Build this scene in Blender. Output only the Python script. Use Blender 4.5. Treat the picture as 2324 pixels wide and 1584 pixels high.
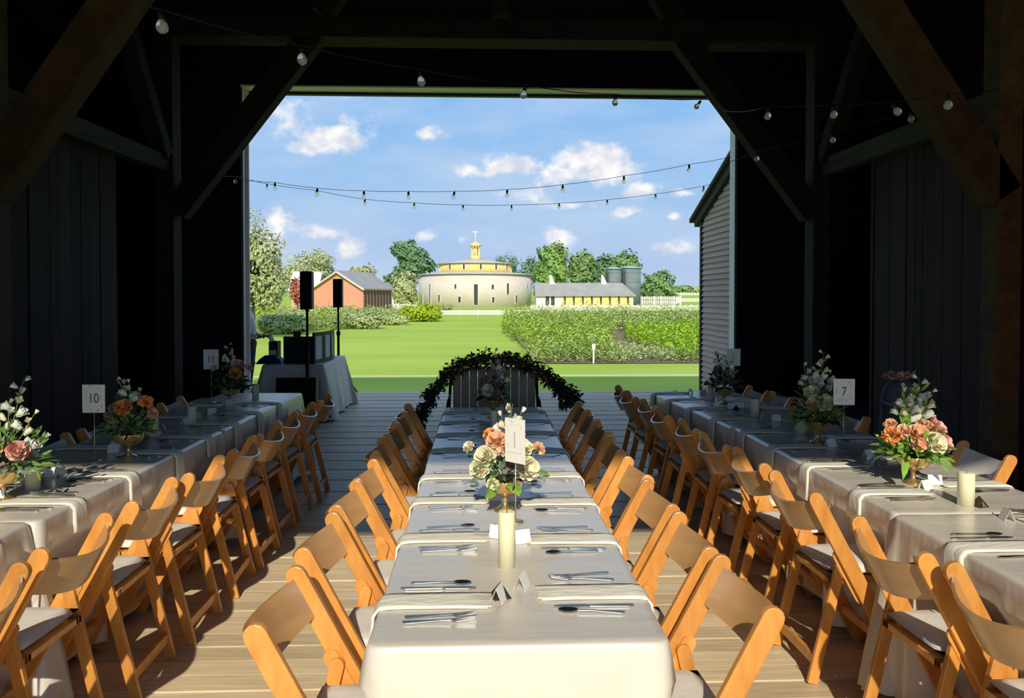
import bpy, bmesh, math, random
from mathutils import Vector, Matrix, Quaternion, noise

for o in list(bpy.data.objects):
    bpy.data.objects.remove(o)
SC = bpy.context.scene
COL = SC.collection
PI = math.pi
R = random.Random(7)

# ------------------------------------------------------------------ camera
F, CX, CY, HEYE = 1750.0, 1162.0, 712.0, 1.63
YAW = math.atan((CX - 1095) / F)
PIT = math.atan((CY - 676) / F * math.cos(YAW))
FW = Vector((math.sin(YAW) * math.cos(PIT), math.cos(YAW) * math.cos(PIT), -math.sin(PIT)))
RT = Vector((math.cos(YAW), -math.sin(YAW), 0))
UP = RT.cross(FW)
cam = bpy.data.cameras.new('camera')
cam.sensor_width = 36.0
cam.lens = F / 2324.0 * 36.0
cam.shift_y = -(792.0 - CY) / 2324.0
cam.clip_start = 0.05
cam.clip_end = 2000
camo = bpy.data.objects.new('camera', cam)
COL.objects.link(camo)
M3 = Matrix((RT, UP, -FW)).transposed()
camo.matrix_world = Matrix.Translation((0, 0, HEYE)) @ M3.to_4x4()
SC.camera = camo


def ray(px, py):
    return FW + RT * ((px - CX) / F) - UP * ((py - CY) / F)


def onY(px, py, Y):          # the point at depth Y seen at photo pixel (px, py)
    r = ray(px, py)
    return Vector((0, 0, HEYE)) + r * (Y / r.y)


def onz(px, py, z):
    r = ray(px, py)
    return Vector((0, 0, HEYE)) + r * ((z - HEYE) / r.z)


# ------------------------------------------------------------------ view, sky, sun
SC.view_settings.view_transform = 'Standard'
SC.view_settings.look = 'None'
SC.view_settings.exposure = 0.0
SC.view_settings.gamma = 1.0
SC.view_settings.use_curve_mapping = False
try:
    SC.cycles.max_bounces = 8
    SC.cycles.use_denoising = True
    SC.cycles.sample_clamp_indirect = 4.0
except Exception:
    pass

world = bpy.data.worlds.new('sky')
SC.world = world
world.use_nodes = True
WN, WL = world.node_tree.nodes, world.node_tree.links
WN.clear()


def wn(t, **k):
    n = WN.new(t)
    for a, v in k.items():
        setattr(n, a, v)
    return n


def wmath(op, a, b=None, c=None):
    n = wn('ShaderNodeMath', operation=op)
    for i, v in enumerate((a, b, c)):
        if v is None:
            continue
        if isinstance(v, (int, float)):
            n.inputs[i].default_value = v
        else:
            WL.new(v, n.inputs[i])
    return n.outputs[0]


def build_sky():
    tc = wn('ShaderNodeTexCoord')
    sep = wn('ShaderNodeSeparateXYZ')
    WL.new(tc.outputs['Generated'], sep.inputs[0])
    x, y, z = sep.outputs
    el = wmath('ARCSINE', z)
    az = wmath('ARCTAN2', x, y)
    ramp = wn('ShaderNodeValToRGB')
    WL.new(el, ramp.inputs[0])
    e = ramp.color_ramp.elements
    e[0].position = 0.0
    e[0].color = (0.50, 0.62, 0.83, 1)
    e[1].position = 1.0
    e[1].color = (0.30, 0.48, 0.86, 1)
    for p, c in ((0.06, (0.42, 0.58, 0.84, 1)), (0.15, (0.35, 0.57, 0.87, 1)), (0.26, (0.245, 0.50, 0.88, 1)), (0.6, (0.28, 0.49, 0.87, 1))):
        q = ramp.color_ramp.elements.new(p)
        q.color = c
    # soft high veil, same all round the sky
    cmb = wn('ShaderNodeCombineXYZ')
    WL.new(az, cmb.inputs[0])
    WL.new(wmath('MULTIPLY', el, 3.2), cmb.inputs[1])
    nz = wn('ShaderNodeTexNoise')
    nz.inputs['Scale'].default_value = 3.4
    nz.inputs['Detail'].default_value = 6
    nz.inputs['Roughness'].default_value = 0.55
    WL.new(cmb.outputs[0], nz.inputs['Vector'])
    veil = wn('ShaderNodeMapRange')
    veil.inputs['From Min'].default_value = 0.42
    veil.inputs['From Max'].default_value = 0.72
    veil.inputs['To Max'].default_value = 0.8
    WL.new(nz.outputs[0], veil.inputs[0])
    m1 = wn('ShaderNodeMix', data_type='RGBA')
    WL.new(veil.outputs[0], m1.inputs[0])
    WL.new(ramp.outputs[0], m1.inputs[6])
    m1.inputs[7].default_value = (0.62, 0.73, 0.90, 1)
    # cumulus: ragged-edged clouds at their directions, plus scattered ones elsewhere
    cm2 = wn('ShaderNodeCombineXYZ')
    WL.new(az, cm2.inputs[0])
    WL.new(wmath('MULTIPLY', el, 1.3), cm2.inputs[1])
    n2 = wn('ShaderNodeTexNoise')
    n2.inputs['Scale'].default_value = 19
    n2.inputs['Detail'].default_value = 7
    n2.inputs['Roughness'].default_value = 0.6
    WL.new(cm2.outputs[0], n2.inputs['Vector'])
    pert = wmath('SUBTRACT', n2.outputs[0], 0.5)
    clouds = [(760, 318, 82, 34, 1), (720, 335, 62, 20, 1), (660, 262, 150, 40, .45), (965, 304, 42, 18, .8), (1150, 376, 78, 26, 1), (1065, 384, 34, 16, .8),
              (1335, 372, 82, 40, 1.1), (1335, 396, 112, 32, 1.05), (1465, 428, 44, 20, .8), (1425, 481, 36, 14, .9), (1548, 438, 30, 10, .7),
              (625, 508, 42, 38, 1), (740, 530, 50, 18, .9), (790, 558, 32, 26, .85), (962, 536, 28, 16, .8), (1265, 538, 36, 24, 1), (1535, 566, 40, 20, .9),
              (1047, 545, 14, 12, .6), (1348, 553, 14, 8, .6), (1170, 440, 50, 16, .5), (1525, 492, 16, 8, .7), (1300, 465, 60, 10, .6)]
    cur = None
    shade = None
    for (px, py, rx, ry, s) in clouds:
        d = ray(px, py).normalized()
        a0, e0 = math.atan2(d.x, d.y), math.asin(d.z)
        dx = wmath('MULTIPLY', wmath('SUBTRACT', az, a0), F / rx)
        dy = wmath('MULTIPLY', wmath('SUBTRACT', el, e0), F / ry)
        r2 = wmath('ADD', wmath('MULTIPLY', dx, dx), wmath('MULTIPLY', dy, dy))
        v = wmath('MULTIPLY_ADD', wmath('SQRT', r2), -s, s * 1.22)
        cur = v if cur is None else wmath('MAXIMUM', cur, v)
    n3 = wn('ShaderNodeTexNoise')
    n3.inputs['Scale'].default_value = 5.0
    n3.inputs['Detail'].default_value = 3
    WL.new(cm2.outputs[0], n3.inputs['Vector'])
    away = wmath('GREATER_THAN', wmath('ABSOLUTE', az), 0.5)      # the same kind of scattered clouds round the rest of the sky
    far = wmath('MULTIPLY_ADD', n3.outputs[0], 5.0, -3.1)
    far = wmath('SUBTRACT', wmath('MULTIPLY', wmath('ADD', far, 3.0), away), 3.0)
    cur = wmath('MAXIMUM', cur, far)
    dens = wn('ShaderNodeMapRange', interpolation_type='SMOOTHSTEP')
    dens.inputs['From Min'].default_value = 0.02
    dens.inputs['From Max'].default_value = 0.85
    WL.new(wmath('MULTIPLY_ADD', pert, 3.4, cur), dens.inputs[0])
    n4 = wn('ShaderNodeTexNoise')
    n4.inputs['Scale'].default_value = 34
    n4.inputs['Detail'].default_value = 4
    WL.new(cm2.outputs[0], n4.inputs['Vector'])
    cr = wn('ShaderNodeMix', data_type='RGBA')
    mr = wn('ShaderNodeMapRange')
    mr.inputs['From Min'].default_value = 0.35
    mr.inputs['From Max'].default_value = 0.62
    WL.new(n4.outputs[0], mr.inputs[0])
    WL.new(mr.outputs[0], cr.inputs[0])
    cr.inputs[6].default_value = (0.66, 0.71, 0.84, 1)
    cr.inputs[7].default_value = (1.08, 1.03, 0.99, 1)
    m2 = wn('ShaderNodeMix', data_type='RGBA')
    WL.new(wmath('MULTIPLY', dens.outputs[0], 0.95), m2.inputs[0])
    WL.new(m1.outputs[2], m2.inputs[6])
    WL.new(cr.outputs[2], m2.inputs[7])
    bg = wn('ShaderNodeBackground')
    bg.inputs[1].default_value = 1.0
    WL.new(m2.outputs[2], bg.inputs[0])
    out = wn('ShaderNodeOutputWorld')
    WL.new(bg.outputs[0], out.inputs[0])


build_sky()
sl = bpy.data.lights.new('sun', 'SUN')
sl.energy = 4.1
sl.color = (1.0, 0.90, 0.72)
sl.angle = math.radians(0.6)
so = bpy.data.objects.new('sun', sl)
COL.objects.link(so)
AZ = math.radians(2.5)
TD = 0.613
sd = Vector((math.tan(AZ), 1, -TD)).normalized()
so.rotation_euler = sd.to_track_quat('-Z', 'Y').to_euler()

# ------------------------------------------------------------------ materials
MATS = {}


def mat(name, c, c2=None, rough=0.6, metal=0.0, spec=0.5, scale=4.0, stretch=(1, 1, 1), bump=0.0, bscale=None, coat=0.0, trans=0.0,
        vary=0.0, detail=5, contrast=(0.35, 0.65), sheen=0.0, ior=1.45, coords='Object', subsurf=0.0, emit=None):
    m = bpy.data.materials.new(name)
    m.use_nodes = True
    nt = m.node_tree
    N, L = nt.nodes, nt.links
    b = N['Principled BSDF']
    b.inputs['Base Color'].default_value = (*c, 1)
    b.inputs['Roughness'].default_value = rough
    b.inputs['Metallic'].default_value = metal
    b.inputs['Specular IOR Level'].default_value = spec
    b.inputs['IOR'].default_value = ior
    b.inputs['Coat Weight'].default_value = coat
    b.inputs['Coat Roughness'].default_value = 0.22
    b.inputs['Coat IOR'].default_value = 1.8 if coat >= 1 else 1.5
    b.inputs['Transmission Weight'].default_value = trans
    b.inputs['Subsurface Weight'].default_value = subsurf
    b.inputs['Subsurface Scale'].default_value = 0.01
    if c2 is not None or bump:
        tc = N.new('ShaderNodeTexCoord')
        mp = N.new('ShaderNodeMapping')
        mp.inputs['Scale'].default_value = stretch
        L.new(tc.outputs[coords], mp.inputs['Vector'])
        vec = mp.outputs[0]
        oi = N.new('ShaderNodeObjectInfo')
        if vary:
            ad = N.new('ShaderNodeVectorMath')
            ad.operation = 'ADD'
            sc = N.new('ShaderNodeMath')
            sc.operation = 'MULTIPLY'
            sc.inputs[1].default_value = 37.0
            L.new(oi.outputs['Random'], sc.inputs[0])
            L.new(vec, ad.inputs[0])
            L.new(sc.outputs[0], ad.inputs[1])
            vec = ad.outputs[0]
        nz = N.new('ShaderNodeTexNoise')
        nz.inputs['Scale'].default_value = scale
        nz.inputs['Detail'].default_value = detail
        nz.inputs['Roughness'].default_value = 0.6
        L.new(vec, nz.inputs['Vector'])
        if c2 is not None:
            mr = N.new('ShaderNodeMapRange')
            mr.inputs['From Min'].default_value = contrast[0]
            mr.inputs['From Max'].default_value = contrast[1]
            L.new(nz.outputs[0], mr.inputs[0])
            mx = N.new('ShaderNodeMix')
            mx.data_type = 'RGBA'
            mx.inputs[6].default_value = (*c, 1)
            mx.inputs[7].default_value = (*c2, 1)
            L.new(mr.outputs[0], mx.inputs[0])
            col = mx.outputs[2]
            if vary:
                hs = N.new('ShaderNodeHueSaturation')
                mv = N.new('ShaderNodeMapRange')
                mv.inputs['To Min'].default_value = 1 - vary
                mv.inputs['To Max'].default_value = 1 + vary
                L.new(oi.outputs['Random'], mv.inputs[0])
                L.new(mv.outputs[0], hs.inputs['Value'])
                L.new(col, hs.inputs['Color'])
                col = hs.outputs[0]
            L.new(col, b.inputs['Base Color'])
        if bump:
            bp = N.new('ShaderNodeBump')
            bp.inputs['Strength'].default_value = min(1.0, bump)
            bp.inputs['Distance'].default_value = 0.02 if bump <= 1 else 0.02 * bump
            src = nz.outputs[0]
            if bscale:
                n2 = N.new('ShaderNodeTexNoise')
                n2.inputs['Scale'].default_value = bscale
                n2.inputs['Detail'].default_value = 3
                L.new(vec, n2.inputs['Vector'])
                src = n2.outputs[0]
            L.new(src, bp.inputs['Height'])
            L.new(bp.outputs[0], b.inputs['Normal'])
    if emit:
        b.inputs['Emission Color'].default_value = (*emit[0], 1)
        b.inputs['Emission Strength'].default_value = emit[1]
    MATS[name] = m
    return m


mat('deck_board', (0.80, 0.655, 0.42), (0.62, 0.51, 0.345), rough=0.46, scale=3, stretch=(1, 14, 1), bump=0.12, vary=0.16, spec=0.4)
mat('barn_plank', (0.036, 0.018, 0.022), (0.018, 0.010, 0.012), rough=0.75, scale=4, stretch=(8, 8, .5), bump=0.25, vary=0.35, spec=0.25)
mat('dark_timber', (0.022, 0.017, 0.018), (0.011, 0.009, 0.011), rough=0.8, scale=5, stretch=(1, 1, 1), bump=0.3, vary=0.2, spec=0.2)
mat('green_timber', (0.075, 0.075, 0.052), (0.04, 0.042, 0.03), rough=0.8, scale=3, stretch=(5, .6, 5), bump=0.3, vary=0.2, spec=0.2)
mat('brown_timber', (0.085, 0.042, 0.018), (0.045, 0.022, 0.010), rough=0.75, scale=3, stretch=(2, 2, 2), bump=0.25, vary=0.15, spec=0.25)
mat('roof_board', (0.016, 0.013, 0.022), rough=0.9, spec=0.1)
mat('jamb_paint', (0.88, 0.80, 0.80), (0.8, 0.73, 0.73), rough=0.6, scale=3)
mat('soffit_paint', (0.95, 0.90, 0.78), (0.88, 0.83, 0.72), rough=0.6, scale=3)
mat('track_metal', (0.015, 0.014, 0.014), rough=0.6)
mat('chair_wood', (0.78, 0.36, 0.085), (0.60, 0.245, 0.05), rough=0.38, scale=5, stretch=(3, 3, 1), bump=0.03, vary=0.13, spec=0.5, coat=0.35)
mat('ply_wood', (0.52, 0.30, 0.13), (0.42, 0.235, 0.095), rough=0.35, scale=3, stretch=(1, 1, 6), bump=0.02, vary=0.10, spec=0.5, coat=1.0)
mat('seat_pad', (0.84, 0.81, 0.77), (0.76, 0.73, 0.69), rough=0.8, scale=6, bump=0.35, spec=0.3)
mat('brass', (0.55, 0.40, 0.2), rough=0.4, metal=1)
mat('table_linen', (0.78, 0.725, 0.645), (0.73, 0.68, 0.605), rough=0.40, scale=1.6, bump=0.30, bscale=3.0, stretch=(1.1, 3.2, 1), spec=0.9, ior=1.6, vary=0.02, coat=0.7)
mat('white_linen', (0.88, 0.86, 0.84), (0.82, 0.80, 0.79), rough=0.5, scale=1.6, bump=0.3, bscale=3.0, spec=0.6)
mat('napkin_linen', (0.93, 0.90, 0.78), (0.88, 0.85, 0.74), rough=0.6, scale=9, bump=0.4, stretch=(1, 4, 1), spec=0.25)
mat('steel', (0.62, 0.60, 0.57), rough=0.3, metal=1)
mat('card_white', (0.88, 0.86, 0.83), rough=0.55)
mat('ink', (0.13, 0.11, 0.10), rough=0.7)
mat('ink_faint', (0.55, 0.50, 0.47), rough=0.7)
mat('wire_gold', (0.75, 0.62, 0.42), rough=0.35, metal=0.8)
mat('gold_glass', (0.72, 0.50, 0.20), (0.62, 0.40, 0.13), rough=0.22, metal=0.75, scale=12, coat=0.5)
mat('candle_wax', (0.88, 0.82, 0.56), rough=0.5, subsurf=0.3)
mat('wick', (0.05, 0.04, 0.03), rough=0.9)
mat('favour_dark', (0.05, 0.045, 0.03), rough=0.3, metal=0.5)
mat('table_leg', (0.2, 0.2, 0.2), rough=0.4, metal=0.8)
mat('table_ply', (0.4, 0.27, 0.15), (0.3, 0.2, 0.11), rough=0.6)
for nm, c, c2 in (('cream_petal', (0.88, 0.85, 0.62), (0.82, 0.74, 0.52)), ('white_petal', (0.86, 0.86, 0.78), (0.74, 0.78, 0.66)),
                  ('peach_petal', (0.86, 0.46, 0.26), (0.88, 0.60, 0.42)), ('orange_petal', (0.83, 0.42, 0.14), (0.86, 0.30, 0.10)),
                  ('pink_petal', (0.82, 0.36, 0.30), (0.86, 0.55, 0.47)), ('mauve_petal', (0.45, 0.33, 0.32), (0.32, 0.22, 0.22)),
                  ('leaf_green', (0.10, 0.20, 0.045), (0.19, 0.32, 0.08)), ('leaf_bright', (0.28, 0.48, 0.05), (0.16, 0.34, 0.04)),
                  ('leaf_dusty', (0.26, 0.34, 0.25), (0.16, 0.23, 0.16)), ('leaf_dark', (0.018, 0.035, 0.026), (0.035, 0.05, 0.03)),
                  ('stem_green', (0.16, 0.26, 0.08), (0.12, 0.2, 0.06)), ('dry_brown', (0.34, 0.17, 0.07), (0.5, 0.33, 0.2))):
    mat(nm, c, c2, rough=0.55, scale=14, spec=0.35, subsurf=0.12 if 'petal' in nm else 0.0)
mat('black_gear', (0.008, 0.008, 0.010), rough=0.55, spec=0.4)
mat('black_grille', (0.012, 0.012, 0.013), rough=0.8, spec=0.3, bump=0.5, bscale=250)
mat('facade_panel', (0.85, 0.87, 0.92), rough=0.7)
mat('blue_cloth', (0.02, 0.035, 0.12), (0.04, 0.06, 0.2), rough=0.6, scale=8, bump=0.3)
mat('white_shirt', (0.78, 0.80, 0.86), rough=0.85, bump=0.5, bscale=14)
mat('navy_trousers', (0.012, 0.022, 0.06), rough=0.85, bump=0.4, bscale=12)
mat('skin', (0.50, 0.30, 0.20), rough=0.55, subsurf=0.1)
mat('hair', (0.05, 0.03, 0.02), rough=0.7)
mat('shoe', (0.01, 0.01, 0.01), rough=0.4)
mat('sky_sheen_ply', (0.74, 0.75, 0.77), (0.66, 0.67, 0.69), rough=0.35, scale=3, coat=1.0)  # grey-white tint paints in the sky's reflection on varnished chair backs
mat('bag_dark', (0.09, 0.10, 0.125), (0.035, 0.04, 0.05), rough=0.8, scale=5, bump=0.5, bscale=9)
mat('bench_slat', (0.36, 0.31, 0.25), (0.30, 0.26, 0.21), rough=0.7, scale=4, stretch=(6, 6, .6), vary=0.1)
mat('black_iron', (0.01, 0.01, 0.012), rough=0.5, metal=0.4)
mat('grass', (0.44, 0.55, 0.09), (0.34, 0.48, 0.06), rough=0.9, scale=0.28, bump=0.0, spec=0.1, detail=12, stretch=(.35, 1, 1))
mat('gravel', (0.6, 0.58, 0.52), (0.45, 0.44, 0.4), rough=0.95, scale=30)
mat('soil', (0.27, 0.20, 0.12), (0.2, 0.16, 0.09), rough=0.95, scale=6)
mat('crop_green', (0.28, 0.45, 0.05), (0.46, 0.58, 0.12), rough=0.7, scale=0.9, spec=0.2, detail=8)
mat('crop_yellow', (0.40, 0.60, 0.04), (0.30, 0.50, 0.04), rough=0.7, scale=0.9, spec=0.2)
mat('crop_grey', (0.38, 0.47, 0.16), (0.52, 0.57, 0.24), rough=0.7, scale=0.9, spec=0.2)
mat('bush_gold', (0.42, 0.52, 0.02), (0.30, 0.42, 0.03), rough=0.7, scale=1, spec=0.2)
mat('bush_grey', (0.34, 0.42, 0.19), (0.46, 0.52, 0.24), rough=0.7, scale=1, spec=0.2)
mat('tree_olive', (0.38, 0.43, 0.19), (0.50, 0.52, 0.27), rough=0.75, scale=.5, spec=0.2)
mat('tree_green', (0.17, 0.30, 0.10), (0.26, 0.39, 0.14), rough=0.75, scale=.4, spec=0.2)
mat('tree_dark', (0.11, 0.23, 0.11), (0.19, 0.31, 0.15), rough=0.75, scale=.4, spec=0.2)
mat('tree_bright', (0.20, 0.36, 0.08), (0.28, 0.42, 0.12), rough=0.75, scale=.4, spec=0.2)
mat('tree_red', (0.40, 0.12, 0.08), (0.5, 0.2, 0.14), rough=0.75, scale=.8, spec=0.2)
mat('bark', (0.20, 0.16, 0.12), (0.12, 0.1, 0.08), rough=0.9, scale=3)
mat('bark_pale', (0.5, 0.47, 0.4), (0.3, 0.28, 0.22), rough=0.9, scale=3)
mat('stone_wall', (0.70, 0.615, 0.54), (0.65, 0.57, 0.50), rough=0.9, scale=0.7, detail=9)
mat('yellow_paint', (0.90, 0.68, 0.26), (0.80, 0.60, 0.24), rough=0.8, scale=2)
mat('grey_roof', (0.36, 0.355, 0.33), (0.30, 0.30, 0.28), rough=0.85, scale=0.6)
mat('pale_roof', (0.50, 0.49, 0.45), (0.42, 0.42, 0.39), rough=0.85, scale=0.5)
mat('window_dark', (0.05, 0.045, 0.045), rough=0.4)
mat('white_paint', (0.86, 0.84, 0.78), (0.76, 0.74, 0.69), rough=0.8, scale=1.5)
mat('silo_grey', (0.20, 0.25, 0.27), (0.15, 0.19, 0.21), rough=0.7, scale=0.6)
mat('silo_cap', (0.28, 0.42, 0.46), rough=0.6)
mat('clapboard', (0.62, 0.45, 0.42), (0.53, 0.385, 0.36), rough=0.8, scale=3, stretch=(1, .5, 4), vary=0.08)
mat('clap_trim', (0.05, 0.045, 0.045), rough=0.8)
mat('shingle_dark', (0.06, 0.055, 0.055), rough=0.9)
mat('clear_glass', (0.95, 0.97, 1.0), rough=0.05, trans=0.97, spec=0.8, ior=1.3)
mat('bulb_glint_glass', (0.92, 0.93, 0.95), rough=0.12, trans=0.7, spec=0.8, ior=1.3)  # milky body stands in for reflections caught by the clear indoor bulbs
mat('cable', (0.012, 0.012, 0.012), rough=0.6)


def brick_mat():
    m = mat('red_brick', (0.55, 0.2, 0.12), rough=0.9)
    nt = m.node_tree
    N, L = nt.nodes, nt.links
    tc = N.new('ShaderNodeTexCoord')
    mp = N.new('ShaderNodeMapping')
    mp.inputs['Rotation'].default_value = (PI / 2, 0, 0)
    bt = N.new('ShaderNodeTexBrick')
    bt.inputs['Color1'].default_value = (0.74, 0.30, 0.18, 1)
    bt.inputs['Color2'].default_value = (0.62, 0.24, 0.15, 1)
    bt.inputs['Mortar'].default_value = (0.70, 0.46, 0.34, 1)
    bt.inputs['Scale'].default_value = 2.2
    L.new(tc.outputs['Object'], mp.inputs[0])
    L.new(mp.outputs[0], bt.inputs['Vector'])
    L.new(bt.outputs[0], N['Principled BSDF'].inputs['Base Color'])


brick_mat()


# ------------------------------------------------------------------ geometry helpers
class MB:
    def __init__(self):
        self.v, self.f, self.s = [], [], []

    def add(self, vs, fs, smooth=False):
        o = len(self.v)
        self.v += [tuple(p) for p in vs]
        self.f += [tuple(i + o for i in q) for q in fs]
        self.s += [smooth] * len(fs)
        return self

    def box(self, x0, x1, y0, y1, z0, z1):
        return self.add([(x, y, z) for x in (x0, x1) for y in (y0, y1) for z in (z0, z1)],
                        [(0, 1, 3, 2), (4, 6, 7, 5), (0, 4, 5, 1), (2, 3, 7, 6), (0, 2, 6, 4), (1, 5, 7, 3)])

    def beam(self, p, q, w, h, up=(0, 0, 1)):
        p, q = Vector(p), Vector(q)
        d = (q - p).normalized()
        u = Vector(up)
        s = d.cross(u)
        if s.length < 1e-4:
            s = d.cross(Vector((1, 0, 0)))
        s.normalize()
        t = s.cross(d)
        vs = []
        for c in (p, q):
            for a, b in ((-1, -1), (1, -1), (1, 1), (-1, 1)):
                vs.append(c + s * (a * w / 2) + t * (b * h / 2))
        return self.add(vs, [(0, 3, 2, 1), (4, 5, 6, 7), (0, 1, 5, 4), (1, 2, 6, 5), (2, 3, 7, 6), (3, 0, 4, 7)])

    def tube(self, pts, r, n=6, cap=True):
        pts = [Vector(p) for p in pts]
        rr = r if isinstance(r, (list, tuple)) else [r] * len(pts)
        vs, fs = [], []
        ref = Vector((0.13, 0.21, 1)).normalized()
        for i, p in enumerate(pts):
            d = (pts[min(i + 1, len(pts) - 1)] - pts[max(i - 1, 0)])
            d = d.normalized() if d.length > 1e-9 else Vector((0, 0, 1))
            s = d.cross(ref)
            if s.length < 0.05:
                s = d.cross(Vector((1, 0, 0)))
            s.normalize()
            t = d.cross(s)
            for k in range(n):
                a = 2 * PI * k / n
                vs.append(p + (s * math.cos(a) + t * math.sin(a)) * rr[i])
        for i in range(len(pts) - 1):
            for k in range(n):
                a, b = i * n + k, i * n + (k + 1) % n
                fs.append((a, b, b + n, a + n))
        if cap:
            fs.append(tuple(reversed(range(n))))
            fs.append(tuple(range((len(pts) - 1) * n, len(pts) * n)))
        return self.add(vs, fs, True)

    def lathe(self, prof, n=20, c=(0, 0, 0), smooth=True, wob=None):
        vs, fs = [], []
        for j, (r, z) in enumerate(prof):
            for k in range(n):
                a = 2 * PI * k / n
                q = r * (wob(a, j) if wob else 1)
                vs.append((c[0] + q * math.cos(a), c[1] + q * math.sin(a), c[2] + z))
        for j in range(len(prof) - 1):
            for k in range(n):
                a, b = j * n + k, j * n + (k + 1) % n
                fs.append((a, b, b + n, a + n))
        self.add(vs, fs, smooth)
        if prof[0][0] > 1e-5:
            self.add([vs[k] for k in range(n)], [tuple(reversed(range(n)))], False)
        if prof[-1][0] > 1e-5:
            self.add([vs[len(vs) - n + k] for k in range(n)], [tuple(range(n))], False)
        return self

    def prism(self, poly, x0, x1, axis='x'):
        """poly: 2D outline, extruded between x0 and x1 along axis"""
        n = len(poly)
        if axis == 'x':
            P = lambda a, b, t: (t, a, b)
        elif axis == 'y':
            P = lambda a, b, t: (a, t, b)
        else:
            P = lambda a, b, t: (a, b, t)
        vs = [P(a, b, x0) for a, b in poly] + [P(a, b, x1) for a, b in poly]
        fs = [tuple(range(n)), tuple(reversed(range(n, 2 * n)))]
        fs += [(i, i + n, (i + 1) % n + n, (i + 1) % n) for i in range(n)]
        return self.add(vs, fs)

    def mesh(self, name, m):
        me = bpy.data.meshes.new(name)
        me.from_pydata(self.v, [], self.f)
        me.polygons.foreach_set('use_smooth', self.s)
        me.materials.append(MATS[m])
        me.update()
        bm = bmesh.new()
        bm.from_mesh(me)
        bmesh.ops.remove_doubles(bm, verts=bm.verts, dist=1e-5)
        bmesh.ops.recalc_face_normals(bm, faces=bm.faces)
        bm.to_mesh(me)
        bm.free()
        return me

    def build(self, name, m, parent=None, loc=None, fast=False, bevel=0, **k):
        if fast:
            me = bpy.data.meshes.new(name)
            me.from_pydata(self.v, [], self.f)
            me.materials.append(MATS[m])
            me.update()
        else:
            me = self.mesh(name, m)
        o = place(name, me, parent, loc, **k)
        if bevel:
            b = o.modifiers.new('bevel', 'BEVEL')
            b.width = bevel
            b.segments = 2
            b.limit_method = 'ANGLE'
        return o


def place(name, me, parent=None, loc=None, rz=0.0, label=None, cat=None, group=None, kind=None, rot=None, scale=None):
    o = bpy.data.objects.new(name, me)
    COL.objects.link(o)
    if parent is not None:
        o.parent = parent
    if loc is not None:
        o.location = loc
    if rot is not None:
        o.rotation_euler = rot
    elif rz:
        o.rotation_euler = (0, 0, rz)
    if scale is not None:
        o.scale = scale if hasattr(scale, '__len__') else (scale,) * 3
    for kx, v in (('label', label), ('category', cat), ('group', group), ('kind', kind)):
        if v:
            o[kx] = v
    return o


def thing(name, label, cat, loc=(0, 0, 0), rz=0.0, group=None):
    return place(name, None, None, loc, rz, label, cat, group)


def copy_tree(o, parent=None):
    c = o.copy()
    COL.objects.link(c)
    c.parent = parent
    for ch in o.children:
        copy_tree(ch, c)
    return c


def dup(o, loc, rz=None, label=None, group=None):
    c = copy_tree(o)
    c.location = loc
    if rz is not None:
        c.rotation_euler = (0, 0, rz)
    if label:
        c['label'] = label
    if group:
        c['group'] = group
    return c


ORD = ['first', 'second', 'third', 'fourth', 'fifth', 'sixth', 'seventh', 'eighth', 'ninth', 'tenth', 'eleventh', 'twelfth', 'thirteenth', 'fourteenth']

# ------------------------------------------------------------------ barn floor and walls
WLX, WRX = -4.10, 4.52          # inner faces of the plank side walls
YB, YF = -3.0, 13.42            # rear opening and edge of the deck
fl = MB().box(-7.2, 7.4, YB, YF, -0.9, -0.034).build('floor', 'dark_timber', kind='structure')
BW = 0.138
ends = {}
y = YB
row = 0
while y < YF - 0.02:
    y1 = min(y + BW, YF)
    if y < 2.2:
        spans = [(-7.1, 7.3)]
    else:
        j = -1.6 + 4.6 * ((row * 0.37) % 1.0)
        spans = [(WLX - 0.5, j), (j, WRX + 0.5)]
    for a, b in spans:
        MB().box(-(b - a) / 2 + 0.002, (b - a) / 2 - 0.002, 0.004, y1 - y - 0.004, -0.032, 0.0 - 0.002 * ((row * 7) % 3)).build(
            'deck_board', 'deck_board', fl, ((a + b) / 2, y, 0))
    y = y1
    row += 1

SK = {}


def plank_wall(name, X, side, y0, y1, z1):
    w = MB().box(X + side * 0.035, X + side * 0.08, y0, y1, -0.03, z1).build(name, 'roof_board', kind='structure')
    y = y0
    i = 0
    while y < y1 - 0.03:
        wd = 0.15 + 0.07 * R.random()
        e = min(y + wd, y1)
        t = 0.004 + 0.014 * R.random()
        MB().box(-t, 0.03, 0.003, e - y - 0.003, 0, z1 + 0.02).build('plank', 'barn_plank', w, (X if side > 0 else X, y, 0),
                                                                      rot=(0, 0, 0), scale=(side, 1, 1))
        y = e
        i += 1
    return w


plank_wall('wall_left', WLX, -1, 2.4, 8.8, 3.2)
plank_wall('wall_right', WRX, 1, 2.4, 8.8, 3.2)
# outer aisle walls, rear and front walls with their big openings
GBL = [(YB, -.03), (13.1, -.03), (13.1, 5.84), (5.1, 8.15), (YB, 5.84)]
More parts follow.
